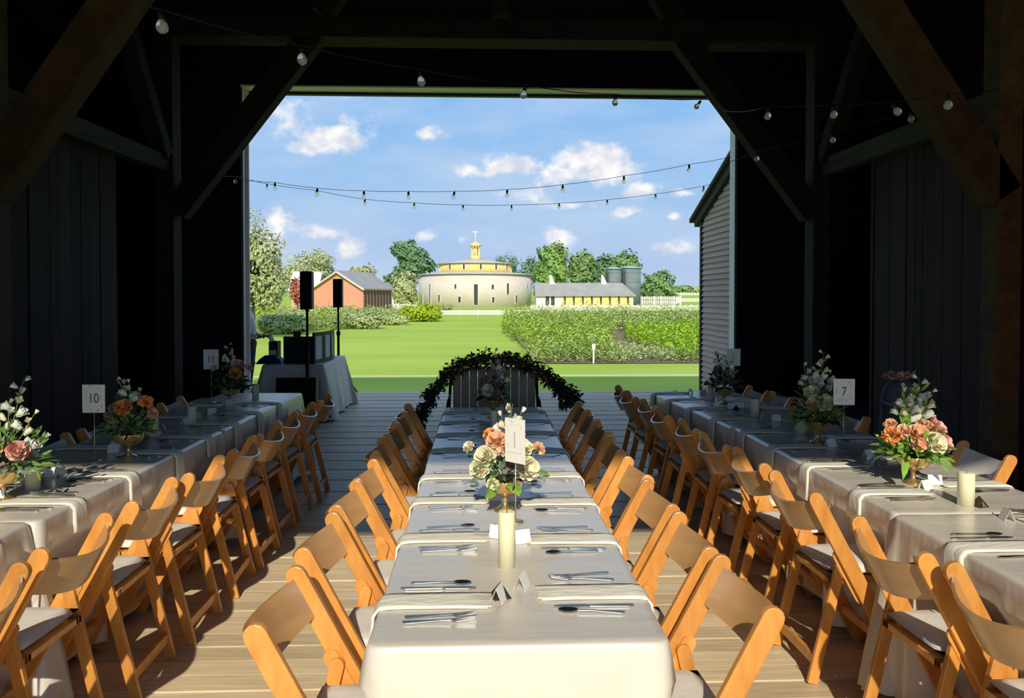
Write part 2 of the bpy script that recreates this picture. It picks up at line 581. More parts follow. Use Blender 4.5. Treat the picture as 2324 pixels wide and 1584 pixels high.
# outer aisle walls, each with an opening added behind the viewer for sky fill
GBL = [(YB, 4.2), (2.2, 4.2), (2.2, -.03), (13.1, -.03), (13.1, 5.84), (5.1, 8.15), (YB, 5.84)]
MB().prism(GBL, -7.2, -7.0).build('wall_left_outer', 'roof_board', kind='structure')
MB().prism(GBL, 7.2, 7.4).build('wall_right_outer', 'roof_board', kind='structure')
OX0, OX1, OZ = -3.955, 4.275, 5.10
MB().box(-7.2, OX0, 12.84, 12.95, -0.03, 6.0).box(OX1, 7.4, 12.84, 12.95, -0.03, 6.0).box(OX0, OX1, 12.84, 12.95, OZ + .02, 6.0).box(-7.2, OX0 - .16, 12.95, 13.02, -.03, 6.0).box(OX1 + .14, 7.4, 12.95, 13.02, -.03, 6.0) \
    .build('wall_front', 'roof_board', kind='structure')
MB().box(-7.2, -2.6, YB, YB + .15, -0.9, 6.0).box(4.5, 7.4, YB, YB + .15, -0.9, 6.0).box(-4.2, 4.6, YB, YB + .15, 5.09, 6.0) \
    .build('wall_rear', 'roof_board', kind='structure')
MB().box(OX0 - .15, OX0, 12.955, 13.09, -0.0, OZ).build('trim_1', 'jamb_paint', kind='structure')
MB().box(OX0 - .15, OX0 + .058, 13.075, 13.105, 0, OZ).build('trim_5', 'jamb_paint', kind='structure')
MB().box(OX1, OX1 + .13, 12.955, 13.22, -0.0, OZ).build('trim_2', 'jamb_paint', kind='structure')
MB().box(OX0, OX1, 12.83, 13.14, OZ - 0.01, OZ + 0.015).build('trim_3', 'soffit_paint', kind='structure')
MB().box(OX0 - .1, OX1 + .1, 13.14, 13.24, OZ - 0.055, OZ + 0.1).build('trim_4', 'track_metal', kind='structure')
# roof: two slopes, ridge across the barn
rf = MB()
RY, RZ = 5.1, 8.2
for (ya, za, yb, zb) in ((YB - .3, 5.86, RY, RZ), (RY, RZ, 13.3, 5.86)):
    rf.add([(-7.5, ya, za), (7.7, ya, za), (7.7, yb, zb), (-7.5, yb, zb), (-7.5, ya, za + .15), (7.7, ya, za + .15), (7.7, yb, zb + .15), (-7.5, yb, zb + .15)],
           [(0, 1, 2, 3), (4, 7, 6, 5), (0, 4, 5, 1), (1, 5, 6, 2), (2, 6, 7, 3), (3, 7, 4, 0)])
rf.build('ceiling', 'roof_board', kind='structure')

# timber frame
PLX, PRX = -3.86, 4.31


def post(x0, x1, y0, y1, z1, m, label):
    place_ = MB().box(0, x1 - x0, 0, y1 - y0, 0, z1).build('timber_post', m, None, (x0, y0, 0), bevel=0.008, label=label, cat='post', group='timber posts of the barn frame')
    return place_


post(PLX - .24, PLX, 6.2, 6.48, 5.25, 'brown_timber', 'rough timber post at the left picture edge beside plank wall')
post(PRX, PRX + .21, 6.3, 6.52, 5.25, 'brown_timber', 'weathered timber post with pale edge at far right')
post(PLX - .24, PLX - .02, 9.86, 10.14, 5.25, 'dark_timber', 'dark timber post between left plank wall and opening')
post(PRX - .02, PRX + .2, 9.86, 10.14, 5.25, 'dark_timber', 'dark timber post between right plank wall and opening')


def stick(name, p, q, w, h, m, label, cat, group, up=(0, 1, 0)):
    p, q = Vector(p), Vector(q)
    c = (p + q) / 2
    return MB().beam(p - c, q - c, w, h, up).build(name, m, None, c, bevel=0.01, label=label, cat=cat, group=group)


G = 'knee braces of the barn frame'
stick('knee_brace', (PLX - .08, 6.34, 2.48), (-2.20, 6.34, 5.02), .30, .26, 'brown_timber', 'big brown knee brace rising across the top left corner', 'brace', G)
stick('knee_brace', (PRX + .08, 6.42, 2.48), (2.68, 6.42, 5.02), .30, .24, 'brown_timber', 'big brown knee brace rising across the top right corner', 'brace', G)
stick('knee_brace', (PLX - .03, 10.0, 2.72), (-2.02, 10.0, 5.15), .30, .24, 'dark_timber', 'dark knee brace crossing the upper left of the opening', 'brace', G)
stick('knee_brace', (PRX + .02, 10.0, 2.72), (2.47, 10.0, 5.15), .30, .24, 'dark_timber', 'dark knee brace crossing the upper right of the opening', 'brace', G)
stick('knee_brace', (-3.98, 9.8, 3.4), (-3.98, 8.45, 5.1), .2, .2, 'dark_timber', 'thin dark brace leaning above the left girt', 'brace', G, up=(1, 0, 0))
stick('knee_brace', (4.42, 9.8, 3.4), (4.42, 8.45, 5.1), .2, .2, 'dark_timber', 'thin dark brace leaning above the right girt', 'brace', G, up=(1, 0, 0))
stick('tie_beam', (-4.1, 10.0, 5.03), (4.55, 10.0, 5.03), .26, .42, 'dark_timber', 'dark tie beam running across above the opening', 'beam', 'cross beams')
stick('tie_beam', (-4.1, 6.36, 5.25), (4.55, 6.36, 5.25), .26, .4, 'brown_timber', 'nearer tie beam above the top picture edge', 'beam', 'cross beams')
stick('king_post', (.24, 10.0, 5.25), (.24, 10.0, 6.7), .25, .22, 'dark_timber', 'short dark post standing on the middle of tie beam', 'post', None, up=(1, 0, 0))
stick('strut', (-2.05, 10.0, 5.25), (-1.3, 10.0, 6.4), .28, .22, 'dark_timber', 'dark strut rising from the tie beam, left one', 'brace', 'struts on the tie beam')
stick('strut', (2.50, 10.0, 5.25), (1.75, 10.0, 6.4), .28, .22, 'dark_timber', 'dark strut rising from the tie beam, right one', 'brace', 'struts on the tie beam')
stick('wall_girt', (-4.0, 6.5, 3.28), (-4.0, 9.86, 3.31), .16, .20, 'green_timber', 'grey green notched girt along top of left plank wall', 'beam', 'wall girts', up=(0, 0, 1))
stick('wall_girt', (4.44, 6.53, 3.30), (4.44, 9.86, 3.31), .16, .22, 'green_timber', 'grey green notched girt along top of right plank wall', 'beam', 'wall girts', up=(0, 0, 1))

# ------------------------------------------------------------------ ground outside
GP = [(-80, -.9), (30, -.9), (75, -.63), (150, -.17), (200, .35), (300, 2.0), (420, 4.9), (700, 5.2)]


def gz(Y):
    for (a, b), (c, d) in zip(GP, GP[1:]):
        if Y <= c:
            return b + (d - b) * (Y - a) / (c - a)
    return GP[-1][1]


lw = MB()
ys = [-80, -3.01] + [13.43, 20, 30, 40, 52, 64, 75, 90, 110, 130, 150, 175, 200, 250, 300, 360, 420, 700]
for i, Y in enumerate(ys):
    lw.v += [(-400, Y, gz(Y)), (400, Y, gz(Y))]
lw.f = [(2 * i, 2 * i + 1, 2 * i + 3, 2 * i + 2) for i in range(len(ys) - 1)]
lw.s = [True] * len(lw.f)
lw.build('ground_lawn', 'grass', kind='structure')
gp = MB()
gp.box(-30, 30, 24.9, 25.15, -.905, -.885)
gp.build('gravel_path', 'gravel', kind='structure')


def leafcloud(mb, blobs, n, size, rnd, flat=False, up=0.0):
    """n leaf quads on the surface of the given ellipsoids"""
    tot = sum(b[3] * b[5] for b in blobs)
    for (cx, cy, cz, rx, ry, rz) in blobs:
        k = int(n * rx * rz / tot)
        for _ in range(k):
            while True:
                d = Vector((rnd.gauss(0, 1), rnd.gauss(0, 1), rnd.gauss(0, 1)))
                if d.length > 0.1:
                    break
            d.normalize()
            q = (0.62 + 0.45 * rnd.random()) * (1 + .16 * math.sin(5 * d.x + 7 * d.z + cx) + .1 * math.sin(11 * d.z + 9 * d.x))
            p = Vector((cx + d.x * rx * q, cy + d.y * ry * q, cz + d.z * rz * q))
            s = size * (0.6 + 0.8 * rnd.random())
            nrm = (d + Vector((rnd.uniform(-.7, .7), rnd.uniform(-.7, .7), rnd.uniform(-.5, .8)))).normalized()
            t = nrm.orthogonal().normalized()
            t.rotate(Quaternion(nrm, rnd.random() * 6.28))
            b = nrm.cross(t)
            o = len(mb.v)
            mb.v += [tuple(p - t * s), tuple(p + b * s * .5), tuple(p + t * s), tuple(p - b * s * .5)]
            mb.f.append((o, o + 1, o + 2, o + 3))
            mb.s.append(False)


def tree(name, label, m, px0, px1, py0, pyb, Y, trunk_m='bark', n=2600, seed=1, blobs=None, size=None, cat='tree', group='trees beyond the meadow', crown_from=0.28, branches=False):
    """a tree whose crown fills photo columns px0..px1 down from row py0 and that stands at depth Y"""
    rnd = random.Random(seed)
    g = gz(Y)
    a, b = onY(px0, py0, Y), onY(px1, py0, Y)
    w = (b.x - a.x)
    h = a.z - g
    root = thing(name, label, cat, ((a.x + b.x) / 2, Y, g), group=group)
    tr = MB().tube([(0, 0, -.3), (w * .02, 0, h * .3), (-w * .02, 0, h * .62)], [w * .035 + .1, w * .026 + .06, w * .012 + .03], 7)
    if branches:
        for q in range(7):
            an = rnd.uniform(0, 6.28)
            z0 = h * rnd.uniform(.18, .5)
            tr.tube([(0, 0, z0), (math.cos(an) * w * .2, math.sin(an) * w * .2, z0 + h * .12), (math.cos(an) * w * .38, math.sin(an) * w * .38, z0 + h * rnd.uniform(.15, .35))],
                    [w * .014 + .04, w * .01 + .03, .02], 5)
    tr.build('trunk', trunk_m, root)
    mb = MB()
    if blobs is None:
        blobs = [(0, 0, .62, .40, .4, .36)]
        for q in range(9):
            an = q * 0.7 + rnd.random()
            rr = rnd.uniform(.18, .34)
            hz = rnd.uniform(crown_from + .14, .84)
            blobs.append((math.cos(an) * rr, math.sin(an) * rr, hz, .2, .2, .15))
    bl = [(x * w, y_ * w, z * h, rx * w, ry * w, rz * h) for x, y_, z, rx, ry, rz in blobs]
    leafcloud(mb, bl, int(n * 1.5), (size * 1.15) if size else max(.3, w * .034), rnd)
    mb.build('crown', m, root, fast=True)
    return root


T2 = 'trees beyond the meadow'
tree('tree', 'olive feathery tree at left door jamb with bare branches', 'tree_olive', 480, 655, 478, 700, 46, 'bark', 5200, 11, size=.11, branches=True,
     blobs=[(-.15, 0, .72, .34, .3, .26), (.12, 0, .62, .3, .3, .22), (.28, 0, .42, .2, .25, .14), (-.1, 0, .42, .4, .3, .16), (.2, 0, .30, .2, .2, .08)])
tree('tree', 'olive round tree behind the grey corner bushes', 'tree_olive', 628, 768, 568, 700, 128, 'bark_pale', 3800, 12, branches=True, size=.22)
tree('tree', 'small olive green tree right of the round olive tree', 'tree_olive', 640, 722, 600, 700, 122, 'bark', 2400, 13, size=.2)
tree('tree', 'red leaved small tree beside the brick barn', 'tree_red', 655, 694, 628, 700, 88, 'bark', 900, 14, size=.16)
tree('tree', 'pale green tree behind the brick barn roof', 'tree_olive', 788, 862, 600, 690, 135, 'bark', 1800, 15)
tree('tree', 'tall leaning dark tree left of the round barn', 'tree_dark', 872, 992, 545, 690, 172, 'bark', 3600, 16, size=.42,
     blobs=[(-.12, 0, .84, .25, .2, .15), (.08, 0, .72, .25, .2, .16), (.25, 0, .62, .22, .2, .12), (-.02, 0, .55, .25, .2, .14), (-.25, 0, .38, .25, .2, .13), (-.4, 0, .28, .12, .1, .08)])
tree('tree', 'olive bushy tree touching the round barn wall', 'tree_olive', 886, 948, 618, 690, 140, 'bark', 1800, 17, size=.3, blobs=[(0, 0, .5, .48, .4, .48)])
tree('tree', 'dark tree behind right half of round barn roof', 'tree_dark', 1120, 1180, 572, 690, 200, 'bark', 1500, 18)
tree('tree', 'small dark tree between round barn and big tree', 'tree_dark', 1172, 1226, 582, 690, 195, 'bark', 1400, 19)
tree('tree', 'big bright green tree behind the long annex', 'tree_bright', 1214, 1292, 554, 690, 185, 'bark', 3200, 20, size=.42, blobs=[(0, 0, .55, .48, .45, .42), (.02, 0, .8, .3, .3, .2)])
tree('tree', 'green spreading tree behind the annex middle', 'tree_green', 1284, 1352, 570, 690, 188, 'bark', 2600, 21, size=.42)
tree('tree', 'dark green tree left of the silos', 'tree_dark', 1334, 1392, 580, 690, 190, 'bark', 2200, 22, size=.42)
tree('tree', 'green broad tree behind the grey silos', 'tree_green', 1366, 1460, 570, 690, 200, 'bark', 2800, 23, size=.45)
tree('tree', 'lone round green tree right of the silos', 'tree_green', 1452, 1534, 614, 690, 178, 'bark', 2400, 24, size=.38, blobs=[(0, 0, .5, .45, .4, .44), (.3, 0, .25, .22, .2, .22), (-.28, 0, .3, .22, .2, .26)])
tree('tree', 'low distant tree by the right fence line', 'tree_green', 1526, 1570, 648, 668, 380, 'bark', 500, 25, size=.8, blobs=[(0, 0, .5, .5, .4, .45)])
tree('tree', 'low distant tree next to the dark wing wall', 'tree_olive', 1562, 1604, 650, 668, 390, 'bark', 500, 26, size=.8, blobs=[(0, 0, .5, .5, .4, .45)])


def shrub(label, m, px0, px1, py0, Y, n=1500, seed=1, size=.12, group='shrubs along the meadow'):
    rnd = random.Random(seed)
    g = gz(Y)
    a, b = onY(px0, py0, Y), onY(px1, py0, Y)
    w, h = b.x - a.x, a.z - g
    root = thing('shrub', label, 'shrub', ((a.x + b.x) / 2, Y, g), group=group)
    mb = MB()
    for q in range(9):
        an = rnd.uniform(0, 6.28)
        mb.tube([(0, 0, -.05), (math.cos(an) * w * .2, math.sin(an) * w * .15, h * .6)], [.03, .015], 4)
    mb.build('stem', 'bark', root)
    lf = MB()
    bl = [(0, 0, h * .42, w * .42, w * .35, h * .42)]
    for q in range(7):
        x = -.36 + .12 * q
        bl.append((x * w, rnd.uniform(-.1, .1) * w, h * (.42 + .1 * rnd.random()), w * .15, w * .15, h * .45))
    leafcloud(lf, bl, n, size, rnd)
    lf.build('foliage', m, root, fast=True)


shrub('bright gold green rounded shrub left of the white fence', 'bush_gold', 908, 1004, 688, 74, 3600, 31, .13)
shrub('small yellow green bush at base of round barn', 'bush_grey', 1000, 1030, 690, 120, 500, 32, .15)
shrub('grey green low bush bed right of the person', 'bush_grey', 586, 694, 712, 52, 3600, 33, .13)
shrub('yellow green shrub beyond the left door jamb', 'bush_gold', 560, 625, 690, 66, 2000, 34, .13)
shrub('green shrub between the two loudspeakers', 'crop_green', 700, 790, 700, 64, 2400, 35, .13)
shrub('leafy olive shrub in front of the brick barn corner', 'bush_grey', 782, 868, 703, 59, 3000, 36, .12)
shrub('wide low olive shrub behind nearer loudspeaker pole', 'tree_olive', 620, 740, 698, 72, 2600, 37, .16)
shrub('flat pale shrub row left of the gold shrub', 'crop_grey', 858, 930, 712, 66, 1500, 38, .11)
shrub('green shrub in front of the brick barn gable', 'crop_grey', 740, 830, 702, 82, 2000, 39, .15)


# vegetable patch: rows of tall leafy crops nobody could count
def crop(name, label, m, poly, n, h0, h1, seed, size=.17):
    rnd = random.Random(seed)
    mb = MB()
    xs = [p[0] for p in poly]
    ysl = [p[1] for p in poly]

    def inside(x, y_):
        c = False
        j = len(poly) - 1
        for i in range(len(poly)):
            xi, yi = poly[i]
            xj, yj = poly[j]
            if (yi > y_) != (yj > y_) and x < (xj - xi) * (y_ - yi) / (yj - yi) + xi:
                c = not c
            j = i
        return c
    k = 0
    while k < n:
        x, y_ = rnd.uniform(min(xs), max(xs)), rnd.uniform(min(ysl), max(ysl))
        if not inside(x, y_):
            continue
        if rnd.random() > (.35 + .65 * (noise.noise(Vector((x * .5, y_ * .3, seed))) + .5)):
            continue
        k += 1
        g = gz(y_)
        hh = (h0 + (h1 - h0) * rnd.random()) * (1 + .6 * noise.noise(Vector((x * .7, y_ * .35, seed + 9))))
        for q in range(5):
            z = g + hh * rnd.uniform(.15, 1.0)
            an = rnd.uniform(0, 6.28)
            s = size * rnd.uniform(.6, 1.4)
            dx, dy = math.cos(an) * s, math.sin(an) * s
            o = len(mb.v)
            zz = s * rnd.uniform(-.2, .9)
            mb.v += [(x, y_, z), (x + dx * .5 - dy * .3, y_ + dy * .5 + dx * .3, z + zz * .7), (x + dx, y_ + dy, z + zz * .6), (x + dx * .5 + dy * .3, y_ + dy * .5 - dx * .3, z + zz * .5)]
            mb.f.append((o, o + 1, o + 2, o + 3))
            mb.s.append(False)
    o = mb.build(name, m, fast=True, label=label, cat='crops', kind='stuff')


MB().add([(2.2, 29.4, -.87), (30, 29.4, -.87), (40, 80, -.58), (2.6, 80, -.58), (1.8, 50, -.76)], [(0, 1, 2, 3, 4)]).build('soil_bed', 'soil', kind='structure')
crop('crop_plants', 'tall mixed green vegetable rows filling the garden patch', 'crop_green', [(2.2, 29.6), (5.6, 30.5), (6.6, 40), (10.6, 60), (34, 60), (38, 78), (2.3, 78), (1.3, 52)], 15000, .5, 1.25, 3)
crop('crop_plants', 'grey green plants at back of the garden patch', 'crop_grey', [(6, 50), (30, 50), (38, 79), (4.0, 79), (2.0, 60)], 5200, .7, 1.7, 4, .2)
crop('crop_plants', 'bright yellow green low leafy plants right in patch', 'crop_yellow', [(7.9, 30), (22, 30), (28, 58), (10.8, 58), (8.0, 43)], 12000, .35, .9, 5, .15)
crop('crop_plants', 'sparse low brownish plants at the patch front edge', 'crop_grey', [(1.9, 29.5), (9, 29.5), (8, 36), (1.7, 36)], 1500, .2, .6, 6, .12)
crop('meadow_grass', 'long pale green grass below the left bushes and barn', 'crop_grey', [(onY(575, 700, 54).x, 54), (onY(760, 700, 56).x, 56), (onY(900, 700, 70).x, 70), (onY(925, 700, 90).x, 90), (onY(560, 700, 90).x, 90)], 9000, .5, 1.3, 8, .2)
st = thing('garden_stake', 'short pale wooden stake at front of the garden', 'stake', (onY(1347, 800, 29.4).x, 29.4, -.88))
MB().box(-.03, .03, -.01, .01, 0, .75).build('stake', 'white_paint', st)
MB().box(-.06, .06, -.02, -.01, .55, .75).build('plate', 'white_paint', st)


# ------------------------------------------------------------------ fences
def fence(label, px0, px1, Y, h, n_post, step, m='white_paint', Y2=None):
    Y2 = Y2 or Y
    a, b = onY(px0, 700, Y), onY(px1, 700, Y2)
    za, zb = gz(Y), gz(Y2)
    root = thing('fence', label, 'fence', (a.x, Y, za), group='white fences around the meadow')
    dx, dy, dz = b.x - a.x, Y2 - Y, zb - za
    L = math.hypot(dx, dy)
    for zz in (.35 * h, .82 * h):
        MB().beam((0, 0, zz), (dx, dy, dz + zz), .06, .12, (0, 0, 1)).build('rail', m, root)
    pm = MB().box(-.07, .07, -.07, .07, -.1, h * 1.08).mesh('post', m)
    for i in range(n_post):
        t = i / (n_post - 1)
        place('post', pm, root, (dx * t, dy * t, dz * t))
    pk = MB()
    k = int(L / step)
    for i in range(k):
        t = (i + .5) / k
        x, y_, z = dx * t, dy * t - .06, dz * t
        pk.box(x - step * .3, x + step * .3, y_ - .015, y_ + .015, z + .05, z + h)
    pk.build('picket', m, root, fast=True, kind='stuff')


fence('white picket fence in front of the round barn', 868, 1215, 95, .62, 9, .2)
fence('white picket fence in front of the long annex', 1205, 1608, 113, .95, 11, .22)
fence('pale paddock fence right of the annex end', 1440, 1545, 172, 1.9, 8, .4)
fence('distant white rail fence above the right meadow', 1515, 1612, 210, 1.0, 7, .6)
fence('furthest pale rail fence along the horizon', 1440, 1612, 330, 1.2, 9, 1.2)
fence('white fence between brick barn and olive bush', 862, 945, 118, 1.1, 5, .25)


# ------------------------------------------------------------------ buildings far off
def pxm(Y):
    return F / Y


def round_barn():
    Y = 150
    c = onY(1078, 697, Y)
    g = gz(Y) - .3
    cy = Y + 11.9
    root = thing('round_barn', 'large pale stone round barn with yellow upper ring and cupola', 'barn', (c.x, cy, g))
    R0, H0 = 11.75, 6.95
    MB().lathe([(R0, 0), (R0, H0)], 64).build('wall', 'stone_wall', root)
    MB().lathe([(R0 + .35, H0 - .25), (R0 + .4, H0), (7.4, H0 + .45)], 64).build('lower_roof', 'pale_roof', root)
    MB().lathe([(7.55, H0 + .2), (7.55, H0 + 2.25)], 48, smooth=True).build('upper_wall', 'yellow_paint', root)
    MB().lathe([(7.95, H0 + 2.1), (8.0, H0 + 2.3), (1.2, H0 + 3.2)], 48).build('upper_roof', 'pale_roof', root)
    # ring of yellow brackets/boards proud of the upper wall
    bd = MB()
    for k in range(64):
        a = 2 * PI * k / 64
        bd.beam((7.58 * math.cos(a), 7.58 * math.sin(a), H0 + .3), (7.58 * math.cos(a), 7.58 * math.sin(a), H0 + 2.15), .12, .1, (math.cos(a), math.sin(a), 0))
    bd.build('batten', 'yellow_paint', root, kind='stuff')

    def win(px, py0, py1, wpx, rad, name='window'):
        x = (px - 1078) / pxm(Y) * (1 + 11.9 / 150 * (1 - math.sqrt(max(0, 1 - min(1, ((px - 1078) / pxm(Y) / rad) ** 2)))))
        x = max(-rad * .985, min(rad * .985, x))
        an = math.asin(x / rad)
        d = cy - rad * math.cos(an)
        z0 = HEYE - (py1 - 676) / F * d - g
        z1 = HEYE - (py0 - 676) / F * d - g
        w = wpx / pxm(d)
        fr = place(name, MB().box(-w / 2 - .08, w / 2 + .08, -.06, .1, z0 - .08, z1 + .08).mesh('window', 'white_paint'), root,
                   (rad * math.sin(an), -rad * math.cos(an), 0), an)
        MB().box(-w / 2, w / 2, -.09, -.04, z0, z1).build('pane', 'window_dark', fr)
    for a in ((1034, 645, 655, 4), (1080, 645, 692, 9), (1152, 643, 668, 5), (1118, 646, 656, 5), (1119, 674, 687, 5), (1043, 673, 686, 6), (976, 644, 690, 3),
              (997, 669, 685, 4), (1171, 670, 688, 4), (1195, 646, 654, 3), (958, 668, 688, 3)):
        win(*a, 11.78)
    for px in (1020, 1052, 1091, 1126, 1150):
        win(px, 598, 611, 4, 7.62)
    # cupola
    cz = H0 + 3.0
    MB().lathe([(1.15, cz), (1.1, cz + .9), (.98, cz + .95)], 12).build('cupola_base', 'yellow_paint', root)
    pm = MB().box(-.09, .09, -.09, .09, cz + .9, cz + 2.9).mesh('cupola_post', 'yellow_paint')
    for k in range(8):
        place('cupola_post', pm, root, (.85 * math.cos(k * PI / 4 + .2), .85 * math.sin(k * PI / 4 + .2), 0))
    MB().lathe([(.45, cz + .9), (.45, cz + 2.9)], 8).build('cupola_core', 'yellow_paint', root)
    MB().lathe([(.95, cz + 2.75), (1.3, cz + 3.1), (1.35, cz + 3.3), (.5, cz + 3.7), (.12, cz + 3.9)], 16).build('cupola_cap', 'yellow_paint', root)
    MB().tube([(0, 0, cz + 3.8), (0, 0, cz + 6.2)], [.11, .06], 6).beam((-.7, 0, cz + 5.95), (.55, 0, cz + 5.95), .05, .14).build('weathervane', 'white_paint', root)


round_barn()


def gable_house(name, label, loc, rz, w, d, he, hr, mw, mr, trim, overh=.35, ridge='y'):
    root = thing(name, label, 'barn', loc, rz)
    MB().prism([(-w / 2, 0), (w / 2, 0), (w / 2, he), (0, hr), (-w / 2, he)], 0, d, 'y').build('wall', mw, root)
    for s in (-1, 1):
        t = .18
        ex = w / 2 + overh
        ez = he - overh * (hr - he) / (w / 2)
        MB().add([(0, -overh, hr + .05), (s * ex, -overh, ez + .05), (s * ex, -overh, ez + .05 + t), (0, -overh, hr + .05 + t),
                  (0, d + overh, hr + .05), (s * ex, d + overh, ez + .05), (s * ex, d + overh, ez + .05 + t), (0, d + overh, hr + .05 + t)],
                 [(0, 1, 2, 3), (4, 7, 6, 5), (0, 4, 5, 1), (1, 5, 6, 2), (2, 6, 7, 3), (3, 7, 4, 0)]).build('roof', mr, root)
        MB().beam((0, -overh - .06, hr + .02), (s * ex, -overh - .06, ez + .02), .12, .42, (0, 1, 0)).build('rake_board', trim, root) if trim else None
    return root


YBK = 105
pL, pR = onY(706, 705, YBK), onY(829, 705, YBK)
wB = pR.x - pL.x
gB = gz(YBK)
hE = HEYE + (676 - 655) / F * YBK - gB
hR = HEYE + (676 - 618) / F * YBK - gB
bb = gable_house('brick_barn', 'red brick gabled barn with white rakes and grey roof', ((pL.x + pR.x) / 2, YBK, gB), math.radians(-20), wB * 1.04, 8.5, hE, hR, 'red_brick', 'grey_roof', 'white_paint')
slm = MB()
for k in range(9):
    slm.box(wB * .52 + .02, wB * .52 + .1, .35 + k * .9, .8 + k * .9, .2, hE - .3)
slm.build('side_board', 'window_dark', bb, kind='stuff')
ah = gable_house('brick_wing', 'low brick wing with pinkish white roof behind near speaker', (onY(722, 705, 112).x, 112, gz(112)), math.radians(90), 5.0, 3.2, 3.35, 5.6, 'red_brick', 'white_paint', 'white_paint')
hh = gable_house('white_shed', 'small white shed between brick barn and olive bush', (onY(878, 700, 150).x, 150, gz(150)), 0, 2.6, 3, 3.3, 4.7, 'white_paint', 'grey_roof', None)


def annex():
    Y = 148
    a, b = onY(1217, 692, Y), onY(1437, 692, Y)
    g = gz(Y) - .2
    root = thing('annex', 'long low annex with grey roof and yellow wall', 'barn', (a.x, Y, g))
    w = b.x - a.x
    he = HEYE + (676 - 669) / F * Y - g
    hr = HEYE + (676 - 641) / F * Y - g
    MB().box(0, w, 0, 6, 0, he).build('wall', 'white_paint', root)
    MB().box(w * .27, w * .985, -.06, .02, .1, he).build('yellow_wall', 'yellow_paint', root)
    MB().add([(-.2, -.5, he - .1), (w + .5, -.5, he - .1), (w - 1.6, 3, hr), (-.2, 3, hr), (-.2, 6.5, he - .1), (w + .5, 6.5, he - .1),
              (-.2, -.5, he - .3), (w + .5, -.5, he - .3)],
             [(0, 1, 2, 3), (1, 5, 2), (3, 2, 5, 4), (0, 6, 7, 1), (0, 3, 4)]).build('roof', 'grey_roof', root)
    for i in range(8):
        x = w * (.285 + .093 * i)
        fr = MB().box(x - .38, x + .38, -.12, -.05, he * .22, he * .86).build('window', 'yellow_paint', root)
        MB().add([(x - .1, -.16, he * .86), (x + .34, -.16, he * .86), (x + .3, -.16, he * .3), (x + .1, -.16, he * .24), (x - .1, -.11, he * .86), (x + .34, -.11, he * .86), (x + .3, -.11, he * .3), (x + .1, -.11, he * .24)],
                 [(0, 3, 2, 1), (4, 5, 6, 7), (0, 1, 5, 4), (1, 2, 6, 5), (2, 3, 7, 6), (3, 0, 4, 7)]).build('pane', 'window_dark', fr)
    for x in (w * .115, w * .17):
        MB().box(x - .35, x + .35, -.08, .05, .1, he * .9).build('door', 'window_dark', root)
    for x in (w * .175, w * .72):
        MB().add([(x - .5, 2.6, hr - .4), (x + .7, 2.6, hr - .4), (x + .7, 3.4, hr - .4), (x - .5, 3.4, hr - .4), (x - .5, 2.8, hr + 1.6), (x - .15, 2.8, hr + 1.5), (x - .15, 3.2, hr + 1.5), (x - .5, 3.2, hr + 1.6)],
                 [(0, 1, 5, 4), (1, 2, 6, 5), (2, 3, 7, 6), (3, 0, 4, 7), (4, 5, 6, 7)]).build('roof_vent', 'white_paint', root)


annex()
for i, (px, w, top) in enumerate(((1392, 17, 606), (1432, 22, 604))):
    Y = 166 + 2 * i
    c = onY(px, 690, Y)
    g = gz(Y)
    r = w / pxm(Y)
    h = HEYE + (676 - top) / F * Y - g
    root = thing('silo', ['narrower grey silo beside the annex roof', 'wider grey blue silo right of the narrower one'][i], 'silo', (c.x, Y, g), group='grey silos behind the annex')
    MB().lathe([(r, 0), (r, h - .4)], 28).build('wall', 'silo_grey', root)
    MB().lathe([(r + .2, h - .5), (r + .25, h - .3), (r * .6, h - .02), (.2, h + .1)], 28).build('cap', 'silo_cap', root)
    for z in range(1, int(h), 2):
        MB().lathe([(r + .04, z), (r + .04, z + .12)], 28).build('band', 'silo_grey', root)
    MB().box(-r - .1, -r + .5 if i else -r + .3, -r * .9, -r * .6, 1, h - 1).build('chute', 'window_dark', root)


# clapboard wing outside on the right
def wing():
    X = 4.42
    y0, y1 = 13.25, 15.45
    root = thing('clapboard_wing', 'brownish clapboard wing with sloping dark roof right outside the door', 'building', (X, y0, -.9))
    D = y1 - y0
    za, zb = 3.98 + .9, 3.2 + .9
    MB().prism([(0, 0), (D, 0), (D, zb), (0, za)], .04, 2.6, 'x').build('wall', 'clap_trim', root)
    n = 46
    st = .107
    for k in range(n):
        z = k * st
        top = za + (zb - za) * 1.0
        # board shortened where the rake cuts it
        ymax = D if z + st < zb else max(0.0, (za - z - st) / (za - zb) * D)
        if ymax < .05:
            break
        MB().add([(-.012, 0, 0), (-.012, ymax, 0), (.04, ymax, 0), (.04, 0, 0), (.03, 0, st), (.03, ymax, st), (.04, ymax, st), (.04, 0, st)],
                 [(0, 4, 5, 1), (0, 1, 2, 3), (1, 5, 6, 2), (0, 3, 7, 4), (4, 7, 6, 5), (3, 2, 6, 7)]).build('clapboard', 'clapboard', root, (0, 0, z))
    MB().box(-.02, .06, D - .06, D + .05, 0, zb).build('corner_board', 'clap_trim', root)
    MB().box(-.02, .05, 0.0, .10, 0, za).build('door_casing', 'clapboard', root)
    MB().beam((-.02, -.1, za + .06), (-.02, D + .28, zb - .04), .1, .16, (0, 0, 1)).build('rake_board', 'clap_trim', root)
    MB().add([(-.14, -.1, za + .16), (-.14, D + .4, zb - .02), (2.7, D + .4, zb - .02), (2.7, -.1, za + .16),
              (-.14, -.1, za + .24), (-.14, D + .4, zb + .06), (2.7, D + .4, zb + .06), (2.7, -.1, za + .24)],
             [(0, 1, 2, 3), (4, 7, 6, 5), (0, 4, 5, 1), (1, 5, 6, 2), (2, 6, 7, 3), (3, 7, 4, 0)]).build('roof', 'shingle_dark', root)


wing()
